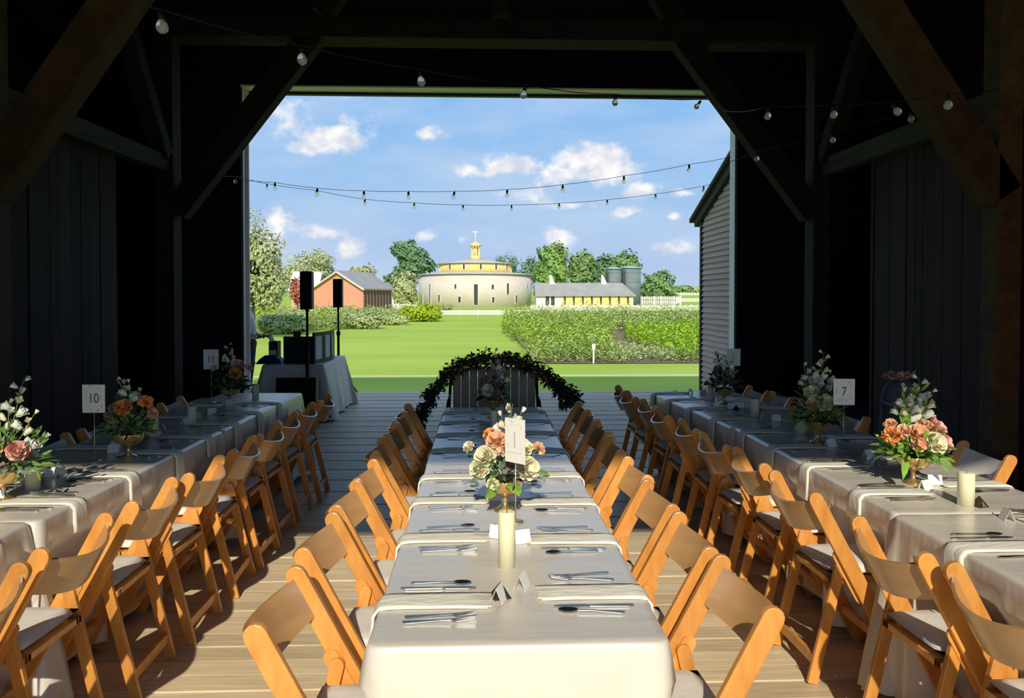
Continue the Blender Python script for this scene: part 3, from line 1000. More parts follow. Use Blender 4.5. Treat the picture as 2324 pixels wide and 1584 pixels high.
# ==== INTERIOR ====
# ------------------------------------------------------------------ tables and cloths
TZ = 0.757


def smooth(a, b, x):
    t = max(0.0, min(1.0, (x - a) / (b - a)))
    return t * t * (3 - 2 * t)


def cloth_mesh(W, L, top, drop, seed, push_l=(), push_r=(), flare=0.05, fold=0.022):
    """cloth over a W x L table centred at the origin; push_l/r: y positions where a chair seat presses the drop inwards"""
    rnd = random.Random(seed)
    r = .02
    per = []
    st = .028

    def side(p, q):
        n = max(2, int((Vector(q) - Vector(p)).length / st))
        return [(p[0] + (q[0] - p[0]) * i / n, p[1] + (q[1] - p[1]) * i / n) for i in range(n)]
    w, l = W / 2, L / 2
    per += side((w, -l + r), (w, l - r)) + side((w, l - r), (w - r, l)) + side((w - r, l), (-w + r, l)) + side((-w + r, l), (-w, l - r))
    per += side((-w, l - r), (-w, -l + r)) + side((-w, -l + r), (-w + r, -l)) + side((-w + r, -l), (w - r, -l)) + side((w - r, -l), (w, -l + r))
    N = len(per)
    ph = [rnd.uniform(0, 6.28) for _ in range(5)]
    rings = [(-.035, 0), (-.005, -.0005), (0.001, -.004), (.004, -.014), (.006, -.05), (.008, -.11), (.011, -.18), (.014, -.26), (.018, -.35), (.022, -.45), (.027, -.56), (.03, -drop)]
    rings = [q for q in rings if q[1] > -drop] + [rings[-1]]
    mb = MB()
    vs = []
    for (off, dz) in rings:
        k = -dz / drop
        for i, (x, y) in enumerate(per):
            s = i * st
            nx = 1 if x >= w - 1e-6 else (-1 if x <= -w + 1e-6 else 0)
            ny = 1 if y >= l - 1e-6 else (-1 if y <= -l + 1e-6 else 0)
            cx, cy = (x / w), (y / l)
            cor = smooth(.93, 1.0, abs(cy)) * smooth(.82, 1.0, abs(cx))
            if nx == 0 and ny == 0:
                nx, ny = (1 if x > 0 else -1), (1 if y > 0 else -1)
            if nx and ny:
                nx, ny = nx * .7, ny * .7
            f = (math.sin(s * 15 + ph[0]) * .4 + math.sin(s * 8.3 + ph[1]) * .6 + math.sin(s * 27 + ph[2]) * .18)
            if nx == 0:
                f *= .35
            d = off + flare * .35 * k + f * fold * k ** 1.2
            if k > 0:
                d += cor * (.10 * k) * (1 + .3 * math.sin(s * 60))
            if abs(ny) > .5 and abs(nx) < .5 or cor > .5:
                pass
            pl = push_r if nx > .5 else (push_l if nx < -.5 else ())
            if pl and k > 0:
                m = 0
                for (py, depth) in pl:
                    m = max(m, depth * (1 - smooth(.20, .27, abs(y - py))))
                d -= m * smooth(.10, .24, -dz)
            X_, Y_ = x + nx * d, y + ny * d
            if off < 0:
                X_ = max(-w - off, min(w + off, x)) if abs(off) > .01 else x * (1 + off / w)
                Y_ = max(-l - off, min(l + off, y)) if abs(off) > .01 else y * (1 + off / l)
            vs.append((X_, Y_, top + dz))
    fs = []
    for j in range(len(rings) - 1):
        for i in range(N):
            a, b = j * N + i, j * N + (i + 1) % N
            fs.append((a, b, b + N, a + N))
    mb.add(vs, fs, True)
    # top: rings shrinking to the centre line, with shallow ripples
    w0, l0 = w - .035, l - .035
    K = 9
    tv = []
    for j in range(K + 1):
        t_ = j / K * .985
        iw, il = w0 * (1 - t_), l0 - w0 * t_
        for i in range(N):
            x, y, _ = vs[i]
            X_, Y_ = x / w0 * iw, y / l0 * il
            e = min(1.0, j / 2)
            tv.append((X_, Y_, top + e * (.0016 * noise.noise(Vector((X_ * 5, Y_ * 9, seed))) + .0008 * noise.noise(Vector((X_ * 14, Y_ * 30, seed)))) + (-.0005 * 0)))
    tf = []
    for j in range(K):
        for i in range(N):
            a, b = j * N + i, j * N + (i + 1) % N
            tf.append((a, b, b + N, a + N))
    tf.append(tuple(range(K * N, K * N + N)))
    mb.add(tv, tf, True)
    return mb


def banquet_table(cx, cy, W, L, rz, seed, tlab, clab, pl, pr, drop=.705, group='cloth covered banquet tables'):
    t = thing('folding_table', tlab, 'table', (cx, cy, 0), rz, group)
    MB().box(-W / 2 + .012, W / 2 - .012, -L / 2 + .012, L / 2 - .012, TZ - .032, TZ - .006).build('tabletop', 'table_ply', t)
    for s in (-1, 1):
        for q in (-1, 1):
            MB().tube([(s * (W / 2 - .24), q * (L / 2 - .26), TZ - .03), (s * (W / 2 - .24), q * (L / 2 - .26), 0)], .014, 8).build('leg', 'table_leg', t)
        MB().beam((-(W / 2 - .24), s * (L / 2 - .26), .3), (W / 2 - .24, s * (L / 2 - .26), .3), .02, .02).build('crossbar', 'table_leg', t)
    c = cloth_mesh(W, L, TZ, drop, seed, pl, pr).build('tablecloth', 'table_linen', None, (cx, cy, 0), rz=rz, label=clab, cat='tablecloth', group='taupe tablecloths')
    return t


# chair positions: (Y of chair centre) for each row; the back top stands at X
CL = [2.14, 2.72, 3.24, 3.68, 4.32, 4.82, 5.30, 5.76]
CR = [2.19, 2.69, 3.20, 3.70, 4.30, 4.86, 5.34, 5.80]
LI = [1.72, 2.22, 2.76, 3.33, 3.83, 4.38, 4.86, 5.36, 5.86, 6.38]
LO = [3.25, 3.85, 4.55, 5.12, 5.68, 6.28]
RI = [1.62, 2.10, 2.61, 3.37, 3.93, 4.42, 4.93, 5.46, 5.98, 6.50, 6.94]
RO = [2.9, 3.5, 4.09, 4.72, 5.38, 6.0, 6.42, 6.86]


def xLI(Y):
    return -1.39 + .028 * (Y - 3)


def xLO(Y):
    return -2.53 + .01 * (Y - 5)


def xRI(Y):
    return 1.415 - .040 * (Y - 2.4)


def xRO(Y):
    return 2.77 - .088 * (Y - 3.9)


TAB = []   # tables: name -> cx, cy, W, L, rz


def pushes(rows, cx, cy, W, L, rz, side):
    out = []
    for (Y, X) in rows:
        if abs(Y - cy) > L / 2 + .2:
            continue
        c, s = math.cos(-rz), math.sin(-rz)
        dx, dy = X - cx, Y - cy
        lx, ly = dx * c - dy * s, dx * s + dy * c
        # seat front is .45 beyond the back top towards the table
        pen = W / 2 - (abs(lx) - .45)
        out.append((ly, max(0.0, min(.24, pen + .015))))
    return out


def make_table(cx, cy, W, L, rz, seed, tlab, clab, left, right):
    pl = pushes(left, cx, cy, W, L, rz, -1)
    pr = pushes(right, cx, cy, W, L, rz, 1)
    banquet_table(cx, cy, W, L, rz, seed, tlab, clab, pl, pr)


rCL = [(y, -.58) for y in CL]
rCR = [(y, .765) for y in CR]
rLI = [(y, xLI(y)) for y in LI]
rLO = [(y, xLO(y)) for y in LO]
rRI = [(y, xRI(y)) for y in RI]
rRO = [(y, xRO(y)) for y in RO]
make_table(.092, 2.985, .765, 2.12, 0, 1, 'nearest folding table of the middle row under its cloth', 'taupe cloth on the nearest middle table, hanging towards the viewer', rCL, rCR)
make_table(.088, 5.105, .765, 2.10, 0, 2, 'far folding table of the middle row under its cloth', 'taupe cloth on the far middle table, by the garlanded bench', rCL, rCR)
make_table(-2.115, 2.03, .72, 2.06, .01, 3, 'nearest folding table of the left row under its cloth', 'taupe cloth on the nearest left table at the picture edge', rLO, rLI)
make_table(-2.085, 4.10, .72, 2.06, -.012, 4, 'middle folding table of the left row under its cloth', 'taupe cloth on the middle table of the left row', rLO, rLI)
make_table(-2.045, 6.15, .72, 2.02, -.025, 5, 'far folding table of the left row under its cloth', 'shaded cloth on the far left table, in front of the DJ corner', rLO, rLI)
make_table(2.025, 1.98, .76, 2.10, -.012, 6, 'nearest folding table of the right row under its cloth', 'taupe cloth on the nearest right table at the picture corner', rRI, rRO)
make_table(2.065, 4.08, .76, 2.08, -.01, 7, 'middle folding table of the right row under its cloth', 'taupe cloth on the middle table of the right row', rRI, rRO)
make_table(1.995, 6.10, .76, 1.96, .065, 8, 'far folding table of the right row under its cloth', 'shaded cloth on the far right table beside the door jamb', rRI, rRO)


# ------------------------------------------------------------------ wooden folding chairs
def plank_prof(p, q, w, r0=True, r1=False):
    """rounded plank outline in the YZ plane from p to q"""
    p, q = Vector(p), Vector(q)
    d = (q - p).normalized()
    n = Vector((-d.y, d.x))
    out = []
    h = w / 2
    if r0:
        for i in range(7):
            a = PI * i / 6
            out.append(p + d * h - d * (math.sin(a) * h) + n * (math.cos(a) * h))
    else:
        out += [p + n * h, p - n * h]
    if r1:
        for i in range(5):
            a = PI * i / 4
            out.append(q - d * h + d * (math.sin(a) * h) - n * (math.cos(a) * h))
    else:
        out += [q - n * h, q + n * h]
    return [(v.x, v.y) for v in out]


def make_chair():
    t = thing('folding_chair', 'proto', 'chair', (0, 0, 0))
    T, B = (-.252, .815), (.185, 0)
    # gently narrowed planks
    for s in (-1, 1):
        pr = plank_prof(T, B, .062)
        x = s * .207
        MB().prism(pr, x - .0115, x + .0115).build('stile', 'chair_wood', t, bevel=.0035)
    for s in (-1, 1):
        x = s * .182
        MB().prism(plank_prof((-.105, .545), (-.235, 0), .044), x - .0105, x + .0105).build('rear_leg', 'chair_wood', t, bevel=.003)
    # curved plywood backrest
    mb = MB()
    n = 12
    dz = Vector((0, -.252 - .185, .815)).normalized()
    vs = []
    c0 = Vector((0, -.206, .722))
    nrm = Vector((0, dz.z, -dz.y)) * -1
    for side_ in (0, 1):
        for i in range(n + 1):
            u = -1 + 2 * i / n
            bow = .082 * (1 - u * u)
            for j in range(5):
                v = -1 + 2 * j / 4
                hh = .071 * (1 - .12 * u * u * (1 if v < 0 else .35))
                p = c0 + Vector((u * .2, 0, 0)) + dz * (v * hh) + nrm * (bow + side_ * .011)
                vs.append(p)
    m = (n + 1) * 5
    fs = []
    for i in range(n):
        for j in range(4):
            a = i * 5 + j
            fs.append((a, a + 1, a + 6, a + 5))
            fs.append((m + a, m + a + 5, m + a + 6, m + a + 1))
        for j in (0, 4):
            a = i * 5 + j
            fs.append((a, a + 5, m + a + 5, m + a))
    for i in (0, n):
        for j in range(4):
            a = i * 5 + j
            fs.append((a, a + 1, m + a + 1, m + a))
    mb.add(vs, fs, True)
    br = mb.build('backrest', 'ply_wood', t)
    es = br.modifiers.new('edge', 'EDGE_SPLIT')
    es.split_angle = math.radians(50)
    # seat frame with rails
    sf = MB()
    for x in (-.172, .138):
        sf.box(x, x + .034, -.16, .19, .418, .440)
    sf.box(-.172, .172, -.16, -.125, .418, .44).box(-.172, .172, .155, .19, .418, .44).box(-.15, .15, -.14, .17, .428, .438)
    sf.build('seat', 'chair_wood', t)
    # padded cushion
    cu = MB()
    nx, ny = 8, 8
    vs, fs = [], []
    for sgn in (1, -1):
        for i in range(nx + 1):
            for j in range(ny + 1):
                u, v = -1 + 2 * i / nx, -1 + 2 * j / ny
                e = max(abs(u), abs(v))
                th = .024 * (1 - e ** 5) ** .5 if e < 1 else 0
                sx = .178 * (1 - .04 * v * v)
                vs.append((u * sx, .015 + v * .172 * (1 - .03 * u * u), .466 + sgn * th))
    mm = (nx + 1) * (ny + 1)
    for i in range(nx):
        for j in range(ny):
            a = i * (ny + 1) + j
            fs.append((a, a + ny + 1, a + ny + 2, a + 1))
            fs.append((mm + a, mm + a + 1, mm + a + ny + 2, mm + a + ny + 1))
    cu.add(vs, fs, True)
    cu.build('seat_cushion', 'seat_pad', t)
    # stretchers
    MB().box(-.172, .172, -.225, -.207, .07, .115).build('stretcher', 'chair_wood', t, bevel=.002)
    MB().box(-.196, .196, .085, .103, .135, .175).build('stretcher', 'chair_wood', t, bevel=.002)
    for s in (-1, 1):
        b = MB().prism(plank_prof((-.142, .565), (-.02, .34), .046, True, True), s * .1925 - .004, s * .1925 + .004).build('side_plate', 'chair_wood', t)
        MB().lathe([(.006, -.0), (.005, .004)], 8).build('rivet', 'brass', b, (s * .199, -.10, .50), rot=(0, PI / 2 * s, 0))
    return t


chair0 = make_chair()
used = [False]
rot_of = {'r': -PI / 2, 'l': PI / 2}


SHEEN_BACK = [ch for ch in chair0.children if ch.name.startswith('backrest')][0].data.copy()
SHEEN_BACK.materials.clear()
SHEEN_BACK.materials.append(MATS['sky_sheen_ply'])


def put_chair(X, Y, face, label, group, tilt, pale=False):
    # X is where the back top stands; the chair's origin is .25 nearer the table
    s = 1 if face == 'r' else -1
    loc = (X + s * .252, Y, 0)
    rz = rot_of[face] + tilt
    if not used[0]:
        used[0] = True
        chair0.location = loc
        chair0.rotation_euler = (0, 0, rz)
        chair0['label'], chair0['group'] = label, group
        return chair0
    c = dup(chair0, loc, rz, label, group)
    if pale:                                   # wall-side backs take a paler colour standing in for sky reflection
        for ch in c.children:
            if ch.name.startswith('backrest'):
                ch.data = SHEEN_BACK
                ch['label'] = 'curved chair back painted with sky sheen'
    return c


def chair_row(ys, fx, face, desc, group, pale=False):
    for i, y in enumerate(ys):
        put_chair(fx(y), y, face, 'wooden folding chair, %s from the front %s' % (ORD[i], desc), group, R.uniform(-.05, .05), pale)


chair_row(CL, lambda y: -.58 + R.uniform(-.012, .012), 'r', 'on left side of middle table', 'folding chairs left of the middle table')
chair_row(CR, lambda y: .765 + R.uniform(-.012, .012), 'l', 'on right side of middle table', 'folding chairs right of the middle table')
chair_row(LI, lambda y: xLI(y) + R.uniform(-.02, .02), 'l', 'on aisle side of left table', 'folding chairs on the aisle side of the left table')
chair_row(LO, xLO, 'r', 'with sheen-painted back on wall side of left table', 'folding chairs on the wall side of the left table', True)
chair_row(RI, lambda y: xRI(y) + R.uniform(-.02, .02), 'r', 'on aisle side of right table', 'folding chairs on the aisle side of the right table')
chair_row(RO, xRO, 'l', 'with sheen-painted back on wall side of right table', 'folding chairs on the wall side of the right table', True)


# ------------------------------------------------------------------ place settings
def napkin_mesh(hang):
    rnd = random.Random(5)
    pts = [(-.30, .002), (-.22, .003), (-.14, .0025), (-.07, .003), (-.02, .003), (.004, .0), (.016, -.02), (.020, -.07), (.024, -hang)]
    mb = MB()
    for lay in range(2):
        vs, fs = [], []
        n = 6
        w = .058 - .005 * lay
        for sgn in (0, 1):
            for i, (x, z) in enumerate(pts):
                for j in range(n + 1):
                    v = -1 + 2 * j / n
                    zz = z + .0022 * lay + sgn * .0022 + .0012 * math.sin(j * 2 + i)
                    xx = x + (.0035 * sgn + .003 * lay if i > 5 else 0)
                    vs.append((xx - (.012 * lay if i == 0 else 0), v * w * (1 + (.12 if i > 6 else 0)), zz))
        m = len(pts) * (n + 1)
        for i in range(len(pts) - 1):
            for j in range(n):
                a = i * (n + 1) + j
                fs += [(a, a + 1, a + n + 2, a + n + 1), (m + a, m + a + n + 1, m + a + n + 2, m + a + 1)]
            for j in (0, n):
                a = i * (n + 1) + j
                fs.append((a, a + n + 1, m + a + n + 1, m + a))
        for i in (0, len(pts) - 1):
            for j in range(n):
                a = i * (n + 1) + j
                fs.append((a, a + 1, m + a + 1, m + a))
        mb.add(vs, fs, True)
    return mb.mesh('napkin', 'napkin_linen')


NAPS = [napkin_mesh(.12), napkin_mesh(.17), napkin_mesh(.23)]
NAP_SHORT = napkin_mesh(.075)


def flat_blade(mb, pts, th, z=0.0):
    """pts: (x, halfwidth, z) stations"""
    vs, fs = [], []
    for (x, w, zz) in pts:
        vs += [(x, -w, z + zz), (x, w, z + zz), (x, w, z + zz + th), (x, -w, z + zz + th)]
    for i in range(len(pts) - 1):
        a = i * 4
        for k in range(4):
            fs.append((a + k, a + (k + 1) % 4, a + 4 + (k + 1) % 4, a + 4 + k))
    fs += [(0, 3, 2, 1), (len(vs) - 4, len(vs) - 3, len(vs) - 2, len(vs) - 1)]
    mb.add(vs, fs)


def knife_mesh():
    mb = MB()
    flat_blade(mb, [(.115, .006, 0), (.10, .009, 0), (.02, .007, .001), (-.01, .005, .001), (-.02, .009, .001), (-.09, .010, .001), (-.112, .004, .001)], .003)
    return mb.mesh('knife', 'steel')


def fork_mesh():
    mb = MB()
    flat_blade(mb, [(.10, .008, .001), (.09, .0095, .001), (.0, .0035, .004), (-.03, .004, .005), (-.045, .012, .003)], .0025)
    for k in range(4):
        y = -.0095 + .0063 * k
        mb.add([(-.042, y - .0018, .003), (-.042, y + .0018, .003), (-.095, y + .001, .009), (-.095, y - .001, .009),
                (-.042, y - .0018, .0055), (-.042, y + .0018, .0055), (-.095, y + .001, .0105), (-.095, y - .001, .0105)],
               [(0, 1, 2, 3), (4, 7, 6, 5), (0, 4, 5, 1), (1, 5, 6, 2), (2, 6, 7, 3), (3, 7, 4, 0)])
    return mb.mesh('fork', 'steel')


def spoon_mesh():
    mb = MB()
    flat_blade(mb, [(.09, .007, .001), (.08, .0085, .001), (0, .0035, .004), (-.04, .004, .004)], .0025)
    vs, fs = [], []
    n = 12
    for j, (r, z) in enumerate(((1, .006), (.75, .003), (.35, .0008))):
        for k in range(n):
            a = 2 * PI * k / n
            vs.append((-.066 + .029 * r * math.cos(a), .019 * r * math.sin(a), z))
    for j in range(2):
        for k in range(n):
            a, b = j * n + k, j * n + (k + 1) % n
            fs.append((a, b, b + n, a + n))
    fs.append(tuple(range(2 * n, 3 * n)))
    mb.add(vs, fs, True)
    return mb.mesh('spoon', 'steel')


KN, FK, SP = knife_mesh(), fork_mesh(), spoon_mesh()
TENT = MB().add([(-.03, -.02, 0), (.03, -.02, 0), (.03, 0, .045), (-.03, 0, .045), (.03, .02, 0), (-.03, .02, 0),
                 (-.03, -.0185, 0), (.03, -.0185, 0), (.03, 0, .0435), (-.03, 0, .0435), (.03, .0185, 0), (-.03, .0185, 0)],
                [(0, 1, 2, 3), (3, 2, 4, 5), (6, 9, 8, 7), (9, 11, 10, 8), (0, 3, 9, 6), (3, 5, 11, 9), (1, 7, 8, 2), (2, 8, 10, 4)]).mesh('place_card', 'card_white')


def setting(i, X, Y, s, rz, where, nm, lit=True, big=False):
    """one place: X is the table edge, s=+1 when the edge is on the +X side of the table"""
    zt = TZ + .0015
    a = rz + (0 if s > 0 else PI)
    nth = ORD[i] + ' place ' + where
    g = ' ' + nm
    mir = 1 if s > 0 else -1
    place('napkin', R.choice(NAPS) if not big else NAP_SHORT, None, (X - s * .004, Y, zt), a + R.uniform(-.03, .03), 'folded cream napkin at the ' + nth, 'napkin', 'napkins' + g)
    def put(n, me, inx, dy, rr, cat):
        place(n, me, None, (X - s * inx, Y + dy, zt + .0008), a + rr, n.replace('_', ' ') + ' at the ' + nth, cat, cat + ' pieces' + g)
    put('fork', FK, .17 + R.uniform(-.01, .01), .105 * mir, R.uniform(-.06, .06), 'fork')
    put('knife', KN, .165 + R.uniform(-.01, .01), -.10 * mir, R.uniform(-.05, .05), 'knife')
    put('spoon', SP, .17 + R.uniform(-.02, .02), -.14 * mir, R.uniform(-.12, .12), 'spoon')
    if i % 2 == 0 or big:
        put('dessert_fork', FK, .175, .14 * mir, R.uniform(-.22, .22), 'fork')
    place('place_card', TENT, None, (X - s * (.335 + R.uniform(-.01, .03)), Y + R.uniform(-.03, .05), zt), a + PI / 2 * 0 + R.uniform(-.4, .4) + (PI / 2 if i % 3 == 0 else 0),
          'white folded place card at the ' + nth, 'card', 'place cards' + g)


for i, y in enumerate(CL):
    setting(i, -.29, y + .06, -1, 0, 'on left of middle table', 'on the left of the middle table', big=True)
for i, y in enumerate(CR):
    setting(i, .474, y + .06, 1, 0, 'on right of middle table', 'on the right of the middle table', big=True)


def lx(Y):
    return (-1.755 + .01) if Y < 3.06 else (-1.725 + .012 * (Y - 4.1) if Y < 5.13 else -1.685 + .025 * (Y - 6.15))


def rx(Y):
    return (1.645 + .012 * (Y - 2)) if Y < 3.03 else (1.685 + .01 * (Y - 4.08) if Y < 5.12 else 1.615 - .065 * (Y - 6.1))


for i, y in enumerate(LI[1:]):
    yy = min(y + .02, 7.0)
    setting(i, lx(yy), yy, 1, 0, 'on aisle side of left table', 'on the aisle side of the left table')
for i, y in enumerate(LO):
    setting(i, lx(y) - .72, y, -1, 0, 'on wall side of left table', 'on the wall side of the left table')
for i, y in enumerate(RI[1:]):
    setting(i, rx(y), y, -1, 0, 'on aisle side of right table', 'on the aisle side of the right table')
for i, y in enumerate(RO):
    setting(i, rx(y) + .76, y, 1, 0, 'on wall side of right table', 'on the wall side of the right table')


# ------------------------------------------------------------------ candles, favours
def candle(X, Y, r, h, label):
    t = thing('pillar_candle', label, 'candle', (X, Y, TZ + .001), group='cream pillar candles')
    MB().lathe([(r, 0), (r, h - .004), (r - .004, h), (r * .5, h - .006), (.001, h - .008)], 28).build('wax', 'candle_wax', t)
    MB().tube([(0, 0, h - .008), (.001, 0, h + .006)], .0014, 5).build('wick', 'wick', t)


candle(.078, 2.485, .0275, .182, 'tall cream pillar candle on the middle table, nearest the viewer')
candle(.075, 5.06, .026, .135, 'shaded pillar candle on far half of the middle table')
p = onz(75, 1110, TZ)
candle(p.x, p.y, .031, .118, 'cream pillar candle under the leftmost bouquet')
p = onz(435, 962, TZ)
candle(p.x, p.y, .031, .125, 'pillar candle on the left table beyond its second bouquet')
p = onz(348, 990, TZ)
candle(p.x, p.y, .03, .12, 'pillar candle just behind the second left bouquet')
p = onz(2192, 1146, TZ)
candle(p.x, p.y, .033, .138, 'bright cream pillar candle on the right table in sunlight')
p = onz(1713, 947, TZ)
candle(p.x, p.y, .03, .135, 'pillar candle in shade halfway along right table')
p = onz(1819, 985, TZ)
candle(p.x, p.y, .03, .13, 'pillar candle beside the gold bowl of the second right bouquet')
p = onz(1614, 905, TZ)
candle(p.x, p.y, .028, .12, 'furthest pillar candle on right table beside the door jamb')
p = onz(580, 903, TZ)
candle(p.x, p.y, .028, .12, 'furthest pillar candle on the left table end')


def favour(X, Y, label, s=1.0, rz=.3):
    t = thing('pyramid_favour', label, 'favour', (X, Y, TZ + .001), rz, 'small dark pyramid favours')
    q = .026 * s
    MB().add([(-q, -q, 0), (q, -q, 0), (q, q, 0), (-q, q, 0), (0, 0, .045 * s)], [(0, 3, 2, 1), (0, 1, 4), (1, 2, 4), (2, 3, 4), (3, 0, 4)]).build('body', 'favour_dark', t)
    MB().add([(-q * .45, -q * .98 - .001, .003), (q * .45, -q * .98 - .001, .003), (0, -q * .45, .026 * s)], [(0, 1, 2)]).build('window', 'gold_glass', t)


favour(.052, 2.235, 'dark little pyramid favour between two place cards on the middle table')
favour(.045, 2.86, 'dark little favour just left of the tall near candle', .7, .9)
p = onz(2222, 1149, TZ)
favour(p.x, p.y, 'dark little pyramid favour beside the sunlit right candle')
p = onz(132, 1066, TZ)
favour(p.x, p.y, 'dark favour between left candle and place card', .9, .2)
p = onz(422, 962, TZ)
favour(p.x, p.y, 'dark favour at foot of the second left candle', .8, .5)
p = onz(1671, 930, TZ)
favour(p.x, p.y, 'dark favour on the shaded right table beyond its candle', .8, .5)


# ------------------------------------------------------------------ table number signs
def text_mesh(s, size):
    cu = bpy.data.curves.new('numeral', 'FONT')
    cu.body = s
    cu.size = size
    cu.extrude = .0004
    cu.align_x = 'CENTER'
    cu.align_y = 'CENTER'
    return cu


def sign(X, Y, zc, w, h, rz, num, label, style=0, m='ink'):
    t = thing('table_number', label, 'sign', (X, Y, TZ + .001), rz, 'table number cards on wire stands')
    zc -= TZ
    MB().lathe([(.032, 0), (.032, .004), (.004, .007)], 20).tube([(0, 0, .005), (0, 0, zc - h / 2 + .02)], .0022, 6).build('stand', 'wire_gold', t)
    c = MB().box(-w / 2, w / 2, -.0045, -.002, zc - h / 2, zc + h / 2).build('card', 'card_white', t)
    tmp = bpy.data.objects.new('tmp', text_mesh(num, h * .5))
    COL.objects.link(tmp)
    bpy.context.view_layer.update()
    me = bpy.data.meshes.new_from_object(tmp.evaluated_get(bpy.context.evaluated_depsgraph_get()))
    bpy.data.objects.remove(tmp)
    me.materials.clear()
    me.materials.append(MATS[m])
    place('numeral', me, c, (0, -.0055, zc), rot=(PI / 2, 0, 0), scale=(.8, 1, 1))
    # drawn flourishes above and below the number and down the sides
    rnd = random.Random(len(label))
    fl_ = MB()
    def stroke(a, b):
        fl_.beam((a[0], -.005, zc + a[1]), (b[0], -.005, zc + b[1]), .0008, .0013, (0, 1, 0))
    if style in (0, 1):
        for zz in (.40, -.40) if style == 0 else (.40,):
            for k in range(9):
                x0 = rnd.uniform(-.3, .25) * w
                z0 = zz * h + rnd.uniform(-.05, .05) * h
                stroke((x0, z0), (x0 + rnd.uniform(.03, .12) * w, z0 + rnd.uniform(-.05, .05) * h))
        for sx in (-1, 1):
            for k in range(5):
                z0 = rnd.uniform(-.35, .3) * h
                x0 = sx * w * .34 + rnd.uniform(-.03, .03) * w
                stroke((x0, z0), (x0 + rnd.uniform(-.04, .04) * w, z0 + .09 * h))
    if style == 1:
        stroke((-.34 * w, -.27 * h), (.34 * w, -.27 * h))
        for x0 in (-.2, -.06, .1):
            stroke((x0 * w, -.28 * h), ((x0 + .01) * w, -.42 * h))
    if fl_.v:
        fl_.build('drawn_border', 'ink_faint' if m != 'ink' else 'ink', c, kind='stuff')


p = onz(215, 1047, TZ)
sign(p.x, p.y, 1.092, .121, .150, -.05, '10', 'white number card with ornamental frame beside the second left bouquet', 0)
p = onz(480, 914, TZ)
sign(p.x, p.y, 1.118, .121, .165, .1, '11', 'white card numbered 11 on the far end of left table', 2)
p = onz(1914, 1022, TZ)
sign(p.x, p.y, 1.092, .119, .149, -.1, '7', 'white card numbered 7 on the right table', 1)
p = onz(1664, 900, TZ)
sign(p.x, p.y, 1.105, .118, .152, -.3, 'II', 'shaded number card on the far right table by the jamb', 2, 'ink_faint')
sign(.128, 2.98, 1.075, .105, .172, -.80, '1', 'tall white number card turned sideways beside the middle bouquet', 1, 'ink_faint')


# ------------------------------------------------------------------ flowers
def petal(mb, base, out, up, w, h, cup, curl):
    """a cupped 4x4 petal"""
    side_ = out.cross(up).normalized()
    vs, fs = [], []
    n = 4
    for i in range(n):
        t = i / (n - 1)
        for j in range(n):
            u = -1 + 2 * j / (n - 1)
            ww = w * math.sin(PI * (.18 + .62 * t)) * .5
            o = cup * math.sin(t * PI * .6) + curl * max(0, t - .65) * 2.2
            vs.append(base + up * (h * t) + out * (o - .25 * w * u * u) + side_ * (u * ww))
    for i in range(n - 1):
        for j in range(n - 1):
            a = i * n + j
            fs.append((a, a + 1, a + n + 1, a + n))
    mb.add(vs, fs, True)


def rose_mesh(m, r=.035, seed=0, openness=1.0):
    rnd = random.Random(seed)
    mb = MB()
    z = Vector((0, 0, 1))
    for lay, (k, rr, hh, tilt) in enumerate(((3, .12, 1.05, .05), (4, .3, 1.1, .15), (5, .5, 1.0, .35), (6, .72, .85, .7), (6, .85, .62, 1.05))):
        for i in range(k):
            a = 2 * PI * (i + .5 * lay) / k + rnd.uniform(-.15, .15)
            o = Vector((math.cos(a), math.sin(a), 0))
            up = (z * math.cos(tilt * openness) + o * math.sin(tilt * openness)).normalized()
            out = (o * math.cos(tilt * openness) - z * math.sin(tilt * openness)).normalized()
            petal(mb, o * (rr * r * .45), out, up, r * (.7 + .32 * lay), hh * r * 1.15, r * .28, r * .22)
    mb.add([(r * .3 * math.cos(k), r * .3 * math.sin(k), -r * .1) for k in (0, 1.05, 2.1, 3.14, 4.19, 5.24)] + [(0, 0, r * .9)], [(i, (i + 1) % 6, 6) for i in range(6)], True)
    return mb.mesh('flower', m)


def bud_mesh(m, r=.016, seed=0):
    mb = MB()
    z = Vector((0, 0, 1))
    for lay, (k, tilt) in enumerate(((3, .02), (4, .28))):
        for i in range(k):
            a = 2 * PI * (i + .5 * lay) / k
            o = Vector((math.cos(a), math.sin(a), 0))
            up = (z * math.cos(tilt) + o * math.sin(tilt)).normalized()
            petal(mb, o * r * .15, o, up, r * 1.5, r * 2.5, r * .4, r * .15)
    return mb.mesh('bud', m)


def ruffle_mesh(m, r=.035, seed=0):
    """loose ruffled carnation-like head"""
    rnd = random.Random(seed)
    mb = MB()
    for i in range(46):
        d = Vector((rnd.gauss(0, 1), rnd.gauss(0, 1), abs(rnd.gauss(0, 1)) * .9)).normalized()
        o = d.orthogonal().normalized()
        o.rotate(Quaternion(d, rnd.uniform(0, 6.28)))
        petal(mb, d * r * .3, o, d, r * .55, r * .75, r * .1, r * .15)
    return mb.mesh('flower', m)


FM = {}
for cm in ('cream', 'white', 'peach', 'orange', 'pink', 'mauve'):
    FM[cm] = [rose_mesh(cm + '_petal', .035, k, 1.0 + .15 * k) for k in range(2)]
    FM[cm + '_r'] = [ruffle_mesh(cm + '_petal', .035, k) for k in range(2)]
BUD = [bud_mesh('white_petal', .016), bud_mesh('cream_petal', .014)]


